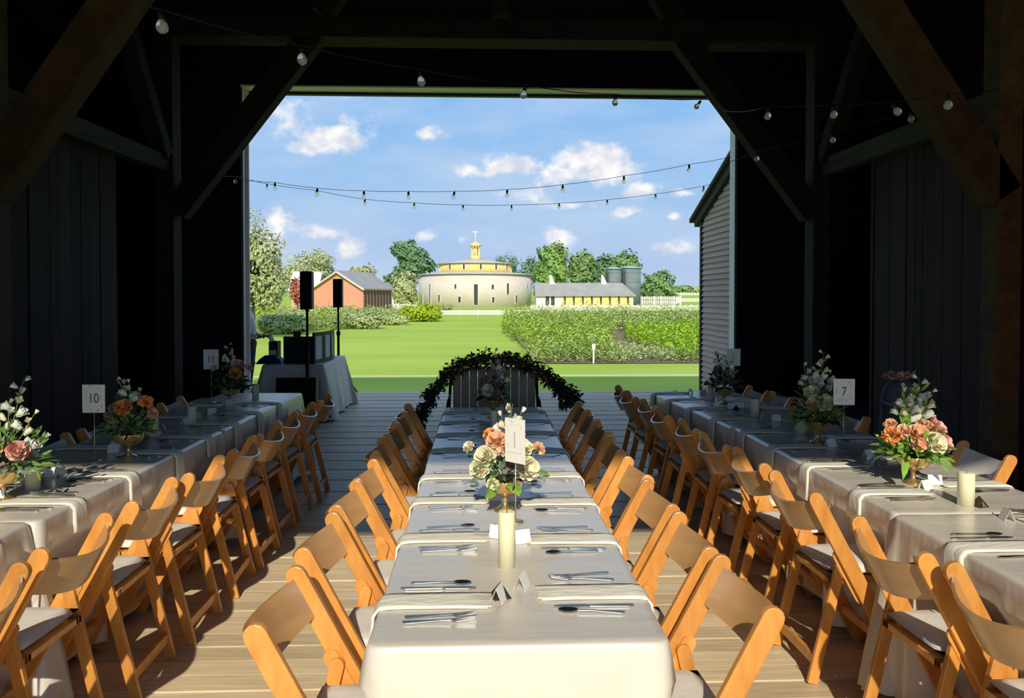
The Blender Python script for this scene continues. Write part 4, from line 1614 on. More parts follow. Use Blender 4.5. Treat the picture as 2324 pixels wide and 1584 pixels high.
def leaf(mb, p, d, L, w, rnd, fold=.25):
    d = d.normalized()
    s = d.orthogonal().normalized()
    s.rotate(Quaternion(d, rnd.uniform(0, 6.28)))
    n = d.cross(s)
    dr = Vector((0, 0, -1)) * L * rnd.uniform(.0, .35)
    q = [p, p + d * L * .33 + s * w + n * w * fold, p + d * L * .36, p + d * L * .33 - s * w + n * w * fold,
         p + d * L * .7 + s * w * .75 + n * w * fold + dr * .4, p + d * L * .72 + dr * .35, p + d * L * .7 - s * w * .75 + n * w * fold + dr * .4, p + d * L + dr]
    mb.add(q, [(0, 2, 1), (0, 3, 2), (1, 2, 5, 4), (2, 3, 6, 5), (4, 5, 7), (5, 6, 7)])


def compote(t, s=1.0):
    prof = [(.046, 0), (.046, .004), (.03, .010), (.012, .022), (.009, .045), (.012, .058), (.035, .068), (.060, .082), (.074, .102), (.079, .126), (.082, .131),
            (.077, .130), (.070, .105), (.05, .085), (.001, .078)]
    MB().lathe([(r * s, z * s) for r, z in prof], 32, wob=lambda a, j: 1 + (.035 * abs(math.sin(8 * a)) if 6 <= j <= 9 else 0)).build('compote_bowl', 'gold_glass', t)


def rot_to(d, rnd):
    q = Vector(d).to_track_quat('Z', 'Y')
    return (q @ Quaternion((0, 0, 1), rnd.uniform(0, 6.28))).to_euler()


def bouquet(X, Y, label, seed, blooms, spikes, w=.16, leaf_m='leaf_green', nleaf=150, leaf2='leaf_dusty', hb=.13, big=(), rim=.135):
    """blooms: (x, z, depth, kind, size); spikes: (x, top height, n buds, lean)"""
    rnd = random.Random(seed)
    t = thing('bouquet', label, 'bouquet', (X, Y, TZ + .001), group='flower centrepieces in gold footed bowls')
    compote(t)
    st = MB()
    c0 = Vector((0, 0, rim - .02))
    for (x, z, y, kind, s) in blooms:
        p = Vector((x, y, z))
        d = (p - Vector((0, .03, rim + .02))).normalized()
        d = (d + Vector((0, -.55, .25))).normalized()
        st.tube([c0, c0.lerp(p, .5) + Vector((0, 0, .01)), p], .0025, 4)
        me = FM[kind][rnd.randrange(2)]
        place('flower', me, t, p, rot=rot_to(d, rnd), scale=s)
    for (x, zt, nb, lean) in spikes:
        top = Vector((x, rnd.uniform(-.02, .03), zt))
        mid = c0.lerp(top, .55) + Vector((lean * -.3, 0, .0))
        st.tube([c0, mid, top], [.003, .0025, .0015], 5)
        for k in range(nb):
            u = .5 + .5 * (k + .3) / nb
            p = c0.lerp(mid, min(1, u * 1.0) * 0 + 0) if False else (mid.lerp(top, (u - .5) * 2))
            a = k * 2.4 + rnd.random()
            d = Vector((math.cos(a), math.sin(a) * .8 - .25, .75)).normalized()
            q = p + d * .016
            st.tube([p, q], .0014, 4)
            f = 1 - .55 * (k / max(1, nb - 1))
            place('bud', BUD[rnd.randrange(2)], t, q, rot=rot_to(d, rnd), scale=(1.25 * f, 1.25 * f, 1.05 * f + .1))
        lf = MB()
    st.build('stems', 'stem_green', t, kind='stuff')
    f1, f2 = MB(), MB()
    for k in range(nleaf):
        a = rnd.uniform(0, 6.28)
        e = rnd.uniform(-.25, 1.1)
        d = Vector((math.cos(a) * math.cos(e), math.sin(a) * math.cos(e) * .85, math.sin(e)))
        rr = rnd.uniform(.25, .8) * w
        p = Vector((0, 0, rim + .005)) + Vector((d.x * rr, d.y * rr, max(0, d.z) * rr * (hb / .13)))
        leaf(f1 if k % 3 else f2, p, d + Vector((rnd.uniform(-.5, .5), rnd.uniform(-.5, .5), rnd.uniform(-.3, .5))), rnd.uniform(.035, .075), rnd.uniform(.006, .014), rnd)
    for (x, zt, nb, lean) in spikes:
        for k in range(9):
            u = rnd.uniform(.1, .85)
            p = c0.lerp(Vector((x, 0, zt)), u)
            leaf(f1, p, Vector((rnd.uniform(-.7, .7), rnd.uniform(-.6, .3), .7)), rnd.uniform(.04, .08), rnd.uniform(.005, .009), rnd)
    f1.build('foliage', leaf_m, t, fast=False, kind='stuff')
    f2.build('foliage', leaf2, t, fast=False, kind='stuff')
    for (x, y, z, dx, dy, dz, L, wd, m) in big:
        mb = MB()
        leaf(mb, Vector((0, 0, 0)), Vector((dx, dy, dz)), L, wd, rnd, .12)
        mb.build('leaf', m, t, (x, y, z))
    return t


# middle near bouquet
bouquet(.092, 3.15, 'cream and peach bouquet in gold bowl, centre of the middle table', 21,
        [(-.075, .225, -.04, 'cream', 1.15), (-.10, .18, -.05, 'cream', 1.0), (-.035, .285, -.02, 'peach', 1.0), (-.005, .26, -.05, 'peach_r', .95), (-.055, .30, .02, 'orange', .8),
         (.085, .185, -.07, 'cream', 1.15), (.07, .255, -.02, 'cream', .95), (.135, .25, 0, 'peach_r', .85), (.02, .20, -.07, 'mauve', .55), (-.145, .255, .02, 'cream', .6), (-.05, .13, -.09, 'cream', .6)],
        [(.03, .44, 5, .02), (-.015, .40, 4, -.02), (.07, .41, 4, .03), (.0, .36, 3, 0)], w=.17, nleaf=90, leaf_m='leaf_dusty', leaf2='leaf_green', hb=.10,
        big=[(-.03, -.05, .13, -.45, -.8, -.15, .11, .04, 'leaf_bright'), (.02, -.06, .13, .3, -.8, -.1, .09, .032, 'leaf_bright'), (-.06, -.03, .15, -.9, -.4, .1, .09, .03, 'leaf_bright'),
             (.1, 0, .16, .9, -.3, .1, .09, .02, 'leaf_green')])
# middle far bouquet
bouquet(.075, 5.62, 'shaded bouquet at far end of the middle table before the bench', 22,
        [(-.035, .20, -.05, 'cream', 1.1), (.02, .24, 0, 'mauve', 1.0), (.075, .22, 0, 'mauve_r', .9), (-.06, .27, .02, 'mauve', .8), (.03, .17, -.06, 'mauve', .8)],
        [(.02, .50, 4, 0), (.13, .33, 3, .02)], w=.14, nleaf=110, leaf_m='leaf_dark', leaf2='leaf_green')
# left bouquets
p = onz(8, 1135, TZ)
bouquet(p.x, p.y, 'leafy bouquet with pink bloom at left picture edge', 23,
        [(.085, .215, -.04, 'pink', 1.05), (.0, .225, -.05, 'peach', 1.0), (-.07, .25, 0, 'peach', 1.0), (.03, .15, -.05, 'mauve_r', .7)],
        [(.10, .53, 6, .02), (.03, .43, 4, -.02), (.145, .38, 4, .02), (-.03, .42, 5, 0), (.2, .28, 3, .05)], w=.20, nleaf=260, hb=.15)
p = onz(292, 1037, TZ)
bouquet(p.x, p.y, 'dark bouquet with orange roses beside the framed number card', 24,
        [(.005, .275, -.06, 'orange', 1.1), (.105, .30, -.02, 'orange_r', 1.15), (-.06, .27, -.03, 'mauve_r', .9), (-.095, .225, -.02, 'mauve_r', .8), (.03, .325, .02, 'white', .7), (.13, .235, 0, 'peach', .7), (-.04, .32, .02, 'mauve', .8)],
        [(-.035, .435, 5, -.02), (.015, .42, 4, .01), (.07, .38, 3, .02)], w=.175, nleaf=230, leaf_m='leaf_green', leaf2='leaf_dark', hb=.13)
p = onz(522, 917, TZ)
bouquet(p.x, p.y, 'shaded bouquet with orange blooms at far end of left table', 25,
        [(.06, .25, -.05, 'orange', 1.2), (.07, .315, 0, 'pink', 1.1), (.15, .30, 0, 'pink_r', 1.0), (-.12, .29, -.02, 'white', .7), (-.01, .30, .02, 'mauve', .8)],
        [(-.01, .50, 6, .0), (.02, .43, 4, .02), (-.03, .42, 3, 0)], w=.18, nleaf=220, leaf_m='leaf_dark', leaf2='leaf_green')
# right bouquets
p = onz(2072, 1096, TZ)
bouquet(p.x, p.y, 'sunlit orange and pink bouquet with tall white blossoms, right', 26,
        [(-.115, .225, -.02, 'orange_r', 1.25), (-.06, .245, -.03, 'peach_r', 1.1), (-.01, .235, -.05, 'peach', 1.15), (.05, .20, -.08, 'cream', 1.2), (.03, .27, 0, 'pink_r', 1.1),
         (.10, .245, 0, 'pink', 1.15), (.105, .19, -.04, 'pink', 1.15), (.085, .30, .02, 'pink_r', .9), (-.02, .195, -.07, 'peach', .9), (-.10, .27, .02, 'peach_r', .9), (.055, .25, .0, 'peach', 1.0)],
        [(.04, .50, 7, .02), (-.06, .47, 5, -.02), (.07, .44, 6, .03), (-.03, .40, 5, 0), (.01, .47, 5, 0), (.09, .42, 4, .03), (-.085, .38, 3, -.03)], w=.19, nleaf=260, leaf_m='leaf_bright', leaf2='leaf_green', hb=.10,
        big=[(-.06, -.05, .13, -.5, -.6, -.6, .10, .02, 'leaf_bright'), (.05, -.06, .13, .4, -.7, -.3, .10, .018, 'leaf_bright'), (.1, 0, .13, .8, -.4, -.4, .1, .018, 'leaf_green')])
p = onz(1855, 1004, TZ)
bouquet(p.x, p.y, 'tall dark green bouquet with white roses beside card 7', 27,
        [(-.06, .30, -.05, 'cream', 1.1), (.005, .245, -.07, 'cream', 1.3), (-.06, .235, -.06, 'peach', .9), (-.03, .37, -.02, 'white', .8), (.09, .25, -.03, 'white', .8), (.08, .36, 0, 'white', .7)],
        [(.03, .55, 7, .02), (-.085, .48, 4, -.03), (.0, .45, 5, 0), (-.10, .41, 3, -.02), (.085, .43, 4, .03)], w=.19, nleaf=330, leaf_m='leaf_green', leaf2='leaf_dark', hb=.20)
p = onz(1643, 917, TZ)
bouquet(p.x, p.y, 'shaded grey green bouquet on far right table before the clapboards', 28,
        [(.0, .25, -.04, 'mauve_r', 1.0), (-.05, .28, 0, 'mauve', .9), (.05, .27, 0, 'white', .7)],
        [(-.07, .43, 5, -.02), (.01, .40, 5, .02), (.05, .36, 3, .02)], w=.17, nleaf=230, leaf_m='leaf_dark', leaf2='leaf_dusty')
# ------------------------------------------------------------------ DJ corner
dj = thing('dj_table', 'folding table of the DJ corner under its draped cloth', 'table', (-2.52, 11.15, 0))
MB().box(-.38, .38, -.78, .78, .71, .738).build('tabletop', 'table_ply', dj)
for sx in (-1, 1):
    for sy in (-1, 1):
        MB().tube([(sx * .28, sy * .6, .71), (sx * .28, sy * .6, 0)], .015, 8).build('leg', 'table_leg', dj)
cloth_mesh(.80, 1.62, .742, .72, 41, flare=.24, fold=.03).build('tablecloth', 'white_linen', None, (-2.52, 11.15, 0), label='long pale cloth draped over the DJ table by opening', cat='tablecloth')

fc = thing('dj_facade', 'black folding facade with pale cloth panels on the DJ table', 'facade', (-2.6, 10.42, .744))
p0, p1 = (-.22, 0), (.22, -.02)
MB().beam((-.06, 0, .185), (.335, 0, .185), .025, .37, (0, 0, 1)).build('front_panel', 'black_gear', fc)
pts = [(.335, 0, 0), (.40, .34, 0), (.43, .70, 0), (.40, 1.05, 0)]
for i in range(3):
    a, b = Vector(pts[i]), Vector(pts[i + 1])
    d = b - a
    fr = MB()
    for (u0, u1, z0, z1) in ((0, .14, 0, .42), (.86, 1, 0, .42), (.14, .86, 0, .05), (.14, .86, .37, .42)):
        q0, q1 = a + d * u0, a + d * u1
        fr.beam((q0.x, q0.y, (z0 + z1) / 2), (q1.x, q1.y, (z0 + z1) / 2), .03, z1 - z0, (0, 0, 1))
    f_ = fr.build('frame_panel', 'black_gear', fc)
    q0, q1 = a + d * .12, a + d * .88
    MB().beam((q0.x, q0.y, .21), (q1.x, q1.y, .21), .012, .33, (0, 0, 1)).build('cloth_panel', 'facade_panel', f_)

rk = thing('equipment_rack', 'small dark rack with blue glass front left of the facade', 'rack', (-2.83, 10.62, .744))
MB().box(-.06, .06, -.09, .09, 0, .30).build('case', 'black_gear', rk, bevel=.006)
for k in range(3):
    MB().box(-.045, .045, -.098, -.09, .03 + .085 * k, .095 + .085 * k).build('display', 'facade_panel' if k == 1 else 'blue_cloth', rk)
bl = thing('blue_cover', 'rounded dark blue cover lying on left end of DJ table', 'cover', (-2.86, 10.55, .744))
mb = MB()
vs, fs = [], []
for i in range(13):
    for j in range(9):
        u, v = -1 + i / 6, -1 + j / 4
        h = .115 * max(0, 1 - abs(u) ** 2.6) ** .6 * max(0, 1 - abs(v) ** 3) ** .5
        vs.append((u * .17, v * .14, h * (1 + .05 * math.sin(9 * u + 4 * v))))
for i in range(12):
    for j in range(8):
        a = i * 9 + j
        fs.append((a, a + 9, a + 10, a + 1))
mb.add(vs, fs, True)
mb.build('cloth', 'blue_cloth', bl)
MB().tube([(-.165, 0, .01), (-.22, .02, .01), (-.30, .1, -.12)], .006, 5).build('strap', 'black_gear', bl)
pn = thing('cable_bundle', 'upright bunch of grey cable ends behind the facade', 'cables', (-2.53, 10.62, .744))
cb = MB()
for k in range(9):
    a = -.9 + .22 * k
    cb.tube([(0.003 * k, 0, 0), (.01 * k - .04, 0, .3), (.03 * math.sin(a) * 2 + .0, .01, .44 + .02 * math.cos(k * 2))], .006, 5)
cb.build('cables', 'black_iron', pn)


def speaker_on_stand(X, Y, zt, hb, label, gl):
    s = thing('loudspeaker', label, 'loudspeaker', (X, Y, zt - hb), .05, 'loudspeakers on stands')
    MB().box(-.075, .075, -.07, .11, 0, hb).build('cabinet', 'black_gear', s, bevel=.01)
    MB().box(-.068, .068, -.082, -.07, .01, hb - .01).build('grille', 'black_grille', s, bevel=.004)
    MB().lathe([(.022, -.03), (.022, .02)], 10).build('mount', 'black_gear', s, (0, .02, 0))
    t = thing('speaker_stand', gl, 'stand', (X, Y + .02, 0), 0, 'tripod speaker stands')
    MB().tube([(0, 0, .12), (0, 0, 1.0)], .022, 10).build('lower_pole', 'black_gear', t)
    MB().tube([(0, 0, .95), (0, 0, zt - hb - .03)], .0165, 10).build('upper_pole', 'black_gear', t)
    MB().lathe([(.034, 1.0), (.034, 1.07)], 10).build('collar', 'black_gear', t)
    MB().tube([(-.02, 0, 1.20), (-.075, -.01, 1.21)], .012, 6).build('knob', 'black_gear', t)
    for k in range(3):
        a = .5 + 2.094 * k
        MB().tube([(0, 0, .5), (.33 * math.cos(a), .33 * math.sin(a), .012)], .011, 6).build('leg', 'black_gear', t)


speaker_on_stand(onY(696, 657, 10.05).x, 10.05, onY(696, 616, 10.05).z, .49, 'nearer black column loudspeaker standing left, before the brick barn', 'nearer black stand carrying the left loudspeaker')
speaker_on_stand(onY(767, 664, 13.1).x, 13.1, onY(767, 633, 13.1).z, .48, 'further black column loudspeaker, right of the nearer one', 'further black stand at the deck edge by DJ table')
mo = thing('floor_monitor', 'black wedge floor monitor leaning before the DJ table', 'loudspeaker', (-2.28, 9.55, 0), .1)
MB().prism([(-.2, 0), (.22, 0), (.16, .62), (-.06, .66)], -.24, .24).build('cabinet', 'black_gear', mo, bevel=.01)
MB().prism([(-.215, .03), (-.2, .03), (-.065, .64), (-.08, .64)], -.22, .22).build('grille', 'black_grille', mo)

# iron hook on the outer door jamb
hk = thing('jamb_hook', 'black curled iron hook fixed high on the left door jamb', 'hook', (-3.955, 13.2, onY(575, 622, 13.2).z))
MB().tube([(0, 0, .0), (.02, 0, .08), (.035, -.01, .20), (.075, -.01, .235), (.115, -.01, .20), (.115, -.01, .10), (.08, -.01, .04)], .013, 7).build('hook', 'black_iron', hk)
MB().tube([(.03, -.01, .10), (.06, -.02, .02), (.13, -.02, .0), (.17, -.02, .02), (.175, -.02, .07)], .018, 7).build('clamp', 'black_iron', hk)
MB().tube([(.0, 0, .05), (-.004, .01, -.4), (.006, .01, -1.0)], .005, 4).build('cord', 'black_iron', hk)


# ------------------------------------------------------------------ person at the door jamb
def skin_body(name, verts, edges, radii, m, parent, root=0, sub=1):
    me = bpy.data.meshes.new(name)
    me.from_pydata([tuple(v) for v in verts], edges, [])
    me.materials.append(MATS[m])
    o = bpy.data.objects.new(name, me)
    COL.objects.link(o)
    o.parent = parent
    sk = o.modifiers.new('skin', 'SKIN')
    sk.use_smooth_shade = True
    for i, r_ in enumerate(radii):
        d = me.skin_vertices[0].data[i]
        d.radius = r_ if isinstance(r_, tuple) else (r_, r_)
        d.use_root = (i == root)
    ss = o.modifiers.new('sub', 'SUBSURF')
    ss.levels = sub
    ss.render_levels = sub
    return o


pe = thing('person', 'person in white shirt and navy trousers standing behind left jamb', 'person', (-4.0, 13.325, 0))
# facing +X; pelvis root
V = [(0, 0, .93), (-.01, 0, 1.08), (-.02, 0, 1.22), (-.02, 0, 1.36), (-.045, 0, 1.47), (-.05, 0, 1.54), (-.05, 0, 1.64), (-.05, 0, 1.72),
     (-.03, -.17, 1.40), (-.05, -.21, 1.14), (.13, -.19, 1.0), (.20, -.17, .985),
     (-.03, .17, 1.40), (-.05, .21, 1.14), (.12, .13, 1.0), (.19, .10, .985),
     (0, -.09, .86), (.03, -.10, .48), (.0, -.10, .09), (0, .09, .86), (.0, .10, .48), (-.04, .10, .09)]
E = [(0, 1), (1, 2), (2, 3), (3, 4), (4, 5), (5, 6), (6, 7), (3, 8), (8, 9), (9, 10), (10, 11), (3, 12), (12, 13), (13, 14), (14, 15), (0, 16), (16, 17), (17, 18), (0, 19), (19, 20), (20, 21)]
RD = [(.11, .12), (.10, .13), (.11, .13), (.11, .14), .055, .05, (.085, .072), (.07, .06), .05, .04, .028, .024, .05, .04, .028, .024, .085, .055, .038, .085, .055, .038]
skin_body('body', V, E, RD, 'skin', pe, sub=2)
shV = [(0, 0, .90), (-.01, 0, 1.08), (-.02, 0, 1.22), (-.02, 0, 1.38), (-.03, -.17, 1.41), (-.05, -.215, 1.14), (.05, -.205, 1.06), (-.03, .17, 1.41), (-.05, .215, 1.14), (.05, .18, 1.06)]
shE = [(0, 1), (1, 2), (2, 3), (3, 4), (4, 5), (5, 6), (3, 7), (7, 8), (8, 9)]
skin_body('shirt', shV, shE, [(.135, .15), (.14, .155), (.14, .16), (.12, .15), .066, .055, .05, .066, .055, .05], 'white_shirt', pe, sub=2)
trV = [(0, 0, .97), (0, 0, .88), (.01, -.09, .80), (.03, -.10, .48), (.0, -.10, .07), (.0, .09, .80), (.0, .10, .48), (-.04, .10, .07)]
skin_body('trousers', trV, [(0, 1), (1, 2), (2, 3), (3, 4), (1, 5), (5, 6), (6, 7)], [(.145, .155), (.15, .15), .115, .08, .062, .115, .08, .062], 'navy_trousers', pe, sub=2)
for s in (-1, 1):
    dx = .0 if s < 0 else -.04
    MB().prism([(-.09, 0), (.17, 0), (.17, .03), (.09, .07), (.0, .10), (-.09, .09)], -.042, .042, 'y').build('shoe', 'shoe', pe, (dx, s * .10, 0), bevel=.012)
    # hand: palm and five fingers closing on the case
    hx, hy, hz = (.20, -.17, .985) if s < 0 else (.19, .10, .985)
    hV = [(0, 0, 0), (.045, 0, .0), (.08, 0, .0)]
    hE = [(0, 1), (1, 2)]
    hR = [(.022, .03), (.02, .038), (.014, .036)]
    for k, (oy, L) in enumerate(((-.028, .032), (-.010, .040), (.009, .038), (.027, .028))):
        b = len(hV)
        hV += [(.086, oy, 0), (.086 + L * .7, oy, -.006), (.086 + L, oy, -.024), (.082 + L, oy, -.040)]
        hE += [(2, b), (b, b + 1), (b + 1, b + 2), (b + 2, b + 3)]
        hR += [.0095, .009, .008, .007]
    b = len(hV)
    ty = .034 if s < 0 else -.034
    hV += [(.03, ty, .008), (.062, ty * 1.5, .012), (.09, ty * 1.4, .006)]
    hE += [(1, b), (b, b + 1), (b + 1, b + 2)]
    hR += [.012, .010, .009]
    skin_body('hand', hV, hE, hR, 'skin', pe, sub=1).location = (hx - .01, hy, hz)
hb = MB().lathe([(.002, .125), (.05, .115), (.085, .08), (.10, .03), (.098, -.02), (.085, -.06)], 20)
hb.build('hair', 'hair', pe, (-.07, 0, 1.665))
for s in (-1, 1):
    MB().lathe([(.001, -.011), (.009, -.006), (.011, 0), (.009, .006), (.001, .011)], 10).build('eye', 'card_white', pe, (.028, s * .03, 1.655))
    MB().lathe([(.001, -.03), (.018, -.02), (.024, 0), (.018, .02), (.001, .028)], 8).build('ear', 'skin', pe, (-.055, s * .082, 1.64), scale=(1, .4, 1))
MB().add([(.028, -.012, 1.615), (.028, .012, 1.615), (.062, 0, 1.612), (.032, 0, 1.66)], [(0, 1, 2), (0, 2, 3), (1, 3, 2), (0, 3, 1)], True).build('nose', 'skin', pe)
MB().box(.026, .036, -.022, .022, 1.577, 1.587).build('mouth', 'tree_red', pe, bevel=.003)
cs = thing('tablet_case', 'dark open tablet case held by the person at the jamb', 'tablet', (-3.735, 13.26, .955), .05)
MB().add([(-.10, -.14, -.02), (.13, -.14, .03), (.13, .12, .03), (-.10, .12, -.02), (-.10, -.14, .005), (.13, -.14, .055), (.13, .12, .055), (-.10, .12, .005)],
         [(0, 3, 2, 1), (4, 5, 6, 7), (0, 1, 5, 4), (1, 2, 6, 5), (2, 3, 7, 6), (3, 0, 4, 7)]).build('case', 'black_gear', cs, bevel=.004)
MB().add([(.11, -.14, .03), (.16, -.14, -.07), (.16, .12, -.07), (.11, .12, .03), (.125, -.14, .035), (.175, -.14, -.065), (.175, .12, -.065), (.125, .12, .035)],
         [(0, 3, 2, 1), (4, 5, 6, 7), (0, 1, 5, 4), (1, 2, 6, 5), (2, 3, 7, 6), (3, 0, 4, 7)]).build('flap', 'black_gear', cs)

# ------------------------------------------------------------------ garlanded bench behind the middle table
be = thing('slatted_bench', 'grey slatted bench with black iron frame beyond middle table', 'bench', (.10, 6.95, 0))
for k in range(10):
    x = -.33 + .0745 * k
    MB().box(x - .0355, x + .0355, -.012, .012, .44, .985 + .03 * (1 - ((x) / .36) ** 2)).build('slat', 'bench_slat', be, (0, 0, 0))
MB().box(-.38, .38, -.3, -.012, .41, .44).build('seat', 'bench_slat', be)
for s in (-1, 1):
    MB().tube([(s * .40, 0, 0), (s * .41, 0, .45), (s * .385, 0, .93), (s * .30, 0, 1.0)], .014, 8).build('leg', 'black_iron', be)
    MB().tube([(s * .47, -.34, 0), (s * .455, -.33, .25), (s * .42, -.30, .55), (s * .40, -.15, .72), (s * .39, 0, .76)], .014, 8).build('leg', 'black_iron', be)
MB().tube([(-.39, 0, .46), (.39, 0, .46)], .012, 6).build('rail', 'black_iron', be)
ga = thing('garland', 'dark greenery garland with cones draped over the bench back', 'garland', (.10, 6.85, 0))
rnd = random.Random(77)
path = [Vector(q) for q in ((-.68, -.12, .52), (-.63, -.1, .62), (-.55, -.06, .78), (-.44, 0, .93), (-.30, .02, 1.04), (-.12, .02, 1.085), (.05, .02, 1.09), (.2, .02, 1.075), (.34, .01, 1.02),
                            (.47, 0, .93), (.58, -.05, .84), (.66, -.1, .77), (.72, -.13, .73))]
MB().tube(path, .018, 6).build('vine', 'bark', ga)
gl_, gb = MB(), MB()
for k in range(3200):
    u = rnd.random() * (len(path) - 1.001)
    i = int(u)
    p = path[i].lerp(path[i + 1], u - i) + Vector((rnd.gauss(0, .028), rnd.gauss(0, .03), rnd.gauss(0, .030)))
    d = Vector((rnd.uniform(-1, 1), rnd.uniform(-1, .6), rnd.uniform(-.9, .8)))
    leaf(gl_ if rnd.random() < .72 or abs(u - 6) > 3.4 else gb, p, d, rnd.uniform(.03, .065), rnd.uniform(.006, .012), rnd)
for k in range(46):
    p = path[-3] + Vector((rnd.uniform(.0, .07), -.02, 0))
    leaf(gl_, p + Vector((0, 0, -.05 * rnd.random() * 3)), Vector((rnd.uniform(-.25, .3), -.1, -1)), .07, .008, rnd)
gl_.build('foliage', 'leaf_dark', ga, kind='stuff')
gb.build('dry_leaves', 'dry_brown', ga, kind='stuff')
for (x, y, z, s) in ((.01, -.03, 1.02, .8), (.06, -.05, .985, .9), (.035, -.04, 1.06, .6)):
    place('flower', FM['cream'][0], ga, (x, y, z), rot=rot_to((0, -1, .3), rnd), scale=s)

# ------------------------------------------------------------------ dark bag on the wall-side chair, right
q = onY(1975, 905, 5.0)
bg = thing('dark_bag', 'dark soft bag with straps piled behind card 7 at the right table', 'bag', (2.78, 5.0, .49))
mb = MB()
vs, fs = [], []
nz_, na = 11, 20
for j in range(nz_):
    z = j / (nz_ - 1)
    rr = (.155 * (1 - .35 * z ** 3) * (1 + .05 * math.sin(z * 19))) if j < nz_ - 1 else .05
    for k in range(na):
        a = 2 * PI * k / na
        w_ = 1 + .06 * math.sin(3 * a + 5 * z) + .04 * math.sin(7 * a - 6 * z)
        vs.append((rr * w_ * math.cos(a), rr * .8 * w_ * math.sin(a), .61 * z))
for j in range(nz_ - 1):
    for k in range(na):
        a, b = j * na + k, j * na + (k + 1) % na
        fs.append((a, b, b + na, a + na))
fs += [tuple(range(na)), tuple(range((nz_ - 1) * na, nz_ * na))]
mb.add(vs, fs, True)
mb.build('bag_body', 'bag_dark', bg)
for (z0, z1) in ((.46, .36), (.22, .42), (.18, .10)):
    pts = [(.165 * math.cos(a), .14 * math.sin(a), z0 + (z1 - z0) * (a + 2.8) / 2.6) for a in [-2.9 + .2 * i for i in range(14)]]
    MB().tube(pts, .009, 5).build('strap', 'silo_grey', bg)
fu = thing('dried_flowers', 'tuft of brown and tan dried flowers on top of the dark bag', 'flowers', (2.74, 4.97, 1.10))
for k in range(9):
    a = k * .8
    place('flower', FM[('orange_r', 'mauve_r', 'peach_r')[k % 3]][k % 2] if k % 2 else FM['mauve_r'][0], fu, (.055 * math.cos(a) + (.03 if k % 2 else -.03), .04 * math.sin(a), .0 + .012 * (k % 3)), rot=rot_to((math.cos(a) * .5, -.5, .8), rnd), scale=.62)
cu = MB()
for k in range(60):
    leaf(cu, Vector((rnd.uniform(-.09, .09), rnd.uniform(-.05, .05), rnd.uniform(-.01, .03))), Vector((rnd.uniform(-1, 1), rnd.uniform(-1, .5), .5)), .04, .006, rnd)
cu.build('foliage', 'dry_brown', fu, kind='stuff')

# ------------------------------------------------------------------ string lights
BULB = MB().lathe([(.001, -.062), (.014, -.059), (.025, -.048), (.029, -.034), (.026, -.018), (.017, -.004), (.013, .004)], 14).mesh('bulb', 'bulb_glint_glass')
SOCK = MB().lathe([(.015, .0), (.0155, .03), (.010, .042), (.003, .05)], 10).mesh('socket', 'black_gear')
FIL = MB().tube([(-.006, 0, .0), (-.005, 0, -.025), (.005, 0, -.025), (.006, 0, 0)], .0012, 4).mesh('filament', 'brass')


BULB_CLEAR = BULB.copy()
BULB_CLEAR.materials.clear()
BULB_CLEAR.materials.append(MATS['clear_glass'])


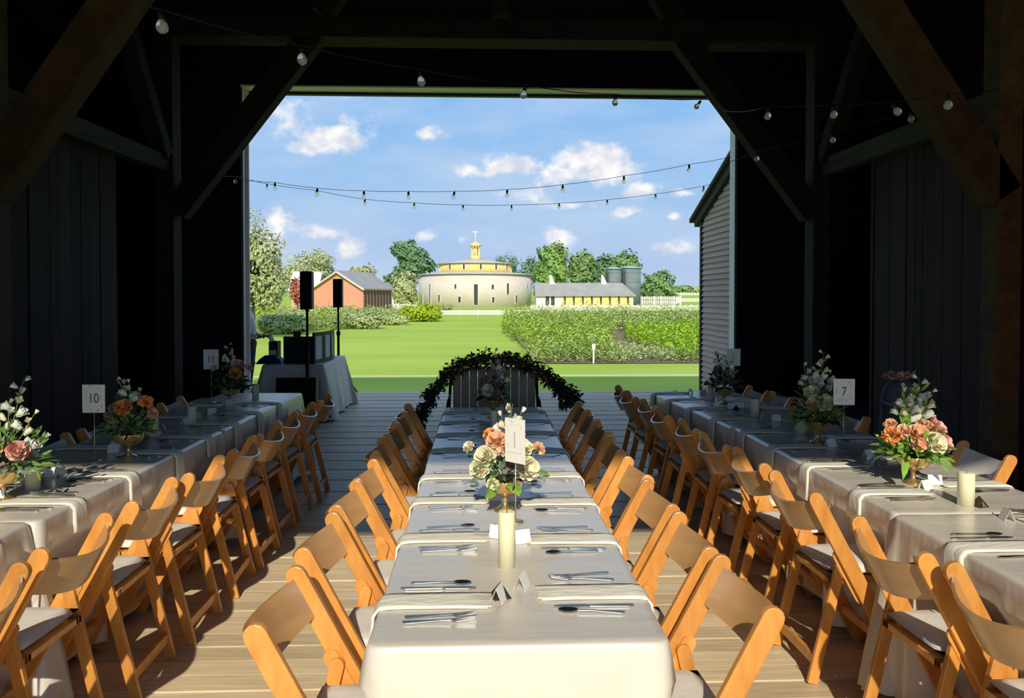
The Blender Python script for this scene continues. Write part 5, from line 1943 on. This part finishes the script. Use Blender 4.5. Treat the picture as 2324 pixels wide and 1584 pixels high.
def string_light(label, ends, sag, bulbs, bs=1.0, clear=False):
    """bulbs: world points on the cable; ends: extra points before and after"""
    t = thing('string_light', label, 'string lights', ends[0], group='strings of clear bulbs')
    o = Vector(ends[0])
    pts = [Vector(ends[0])] + [Vector(b[0]) for b in bulbs] + [Vector(ends[1])]
    fine = []
    for a, b in zip(pts, pts[1:]):
        L = (b - a).length
        for k in range(4):
            u = k / 4
            fine.append(a.lerp(b, u) - Vector((0, 0, .012 * L * 4 * u * (1 - u))) - o)
    fine.append(pts[-1] - o)
    MB().tube(fine, .0042, 5).build('cable', 'cable', t)
    for (p, tilt) in bulbs:
        b = place('bulb', BULB_CLEAR if clear else BULB, t, Vector(p) - o - Vector((0, 0, .05 * bs)), rot=(tilt * .4, tilt, 0), scale=bs)
        place('socket', SOCK, b)
        place('filament', FIL, b)


def W(px, py, Y):
    return onY(px, py, Y)


string_light('nearest string of bulbs sagging from top left to the lintel', [W(285, 4, 3.6), W(1612, 214, 9.6)], 0,
             [(W(366, 22, 3.7), -.12), (W(684, 103, 4.5), -.1), (W(954, 158, 5.3), -.2), (W(1190, 192, 6.1), .25), (W(1396, 214, 7.4), 0), (W(1585, 226, 8.6), .6)])
string_light('string of bulbs rising to the right over the opening top', [W(555, 409, 12.75), W(1659, 356, 12.8)], 0,
             [(W(624, 414, 12.7), 0), (W(720, 427, 12.6), 0), (W(826, 433, 12.5), 0), (W(927, 434, 12.5), 0), (W(1030, 434, 12.5), .2), (W(1151, 430, 12.5), 0), (W(1277, 419, 12.5), 0), (W(1416, 399, 12.5), 0), (W(1564, 373, 12.6), 0)], 1.2, True)
string_light('lower outdoor string of bulbs sagging to the clapboard wing', [W(566, 408, 13.3), W(1642, 411, 13.6)], 0,
             [(W(606, 417, 13.4), 0), (W(718, 432, 13.5), 0), (W(828, 452, 13.6), 0), (W(940, 460, 13.7), 0), (W(1051, 465, 13.7), 0), (W(1161, 465, 13.7), 0), (W(1269, 461, 13.7), 0), (W(1378, 453, 13.7), 0), (W(1488, 440, 13.7), 0), (W(1597, 422, 13.6), 0)], 1.0, True)
string_light('right string of bulbs above the right girt', [W(1640, 250, 8.8), W(2268, 200, 6.35)], 0,
             [(W(1743, 242, 6.4), 0), (W(1893, 238, 6.2), 0), (W(2032, 230, 5.6), -.5), (W(2152, 212, 5.2), 0)])
string_light('dim string of bulbs lower at the right brace', [W(1640, 372, 9.4), W(2180, 235, 7.0)], 0,
             [(W(1718, 344, 8.6), 0), (W(1888, 300, 7.6), -.3), (W(2068, 250, 6.8), 0)])
string_light('short dim string of bulbs left of the opening', [W(430, 380, 9.8), W(560, 404, 12.8)], 0, [(W(494, 398, 11.5), 0), (W(534, 400, 12.2), 0)])
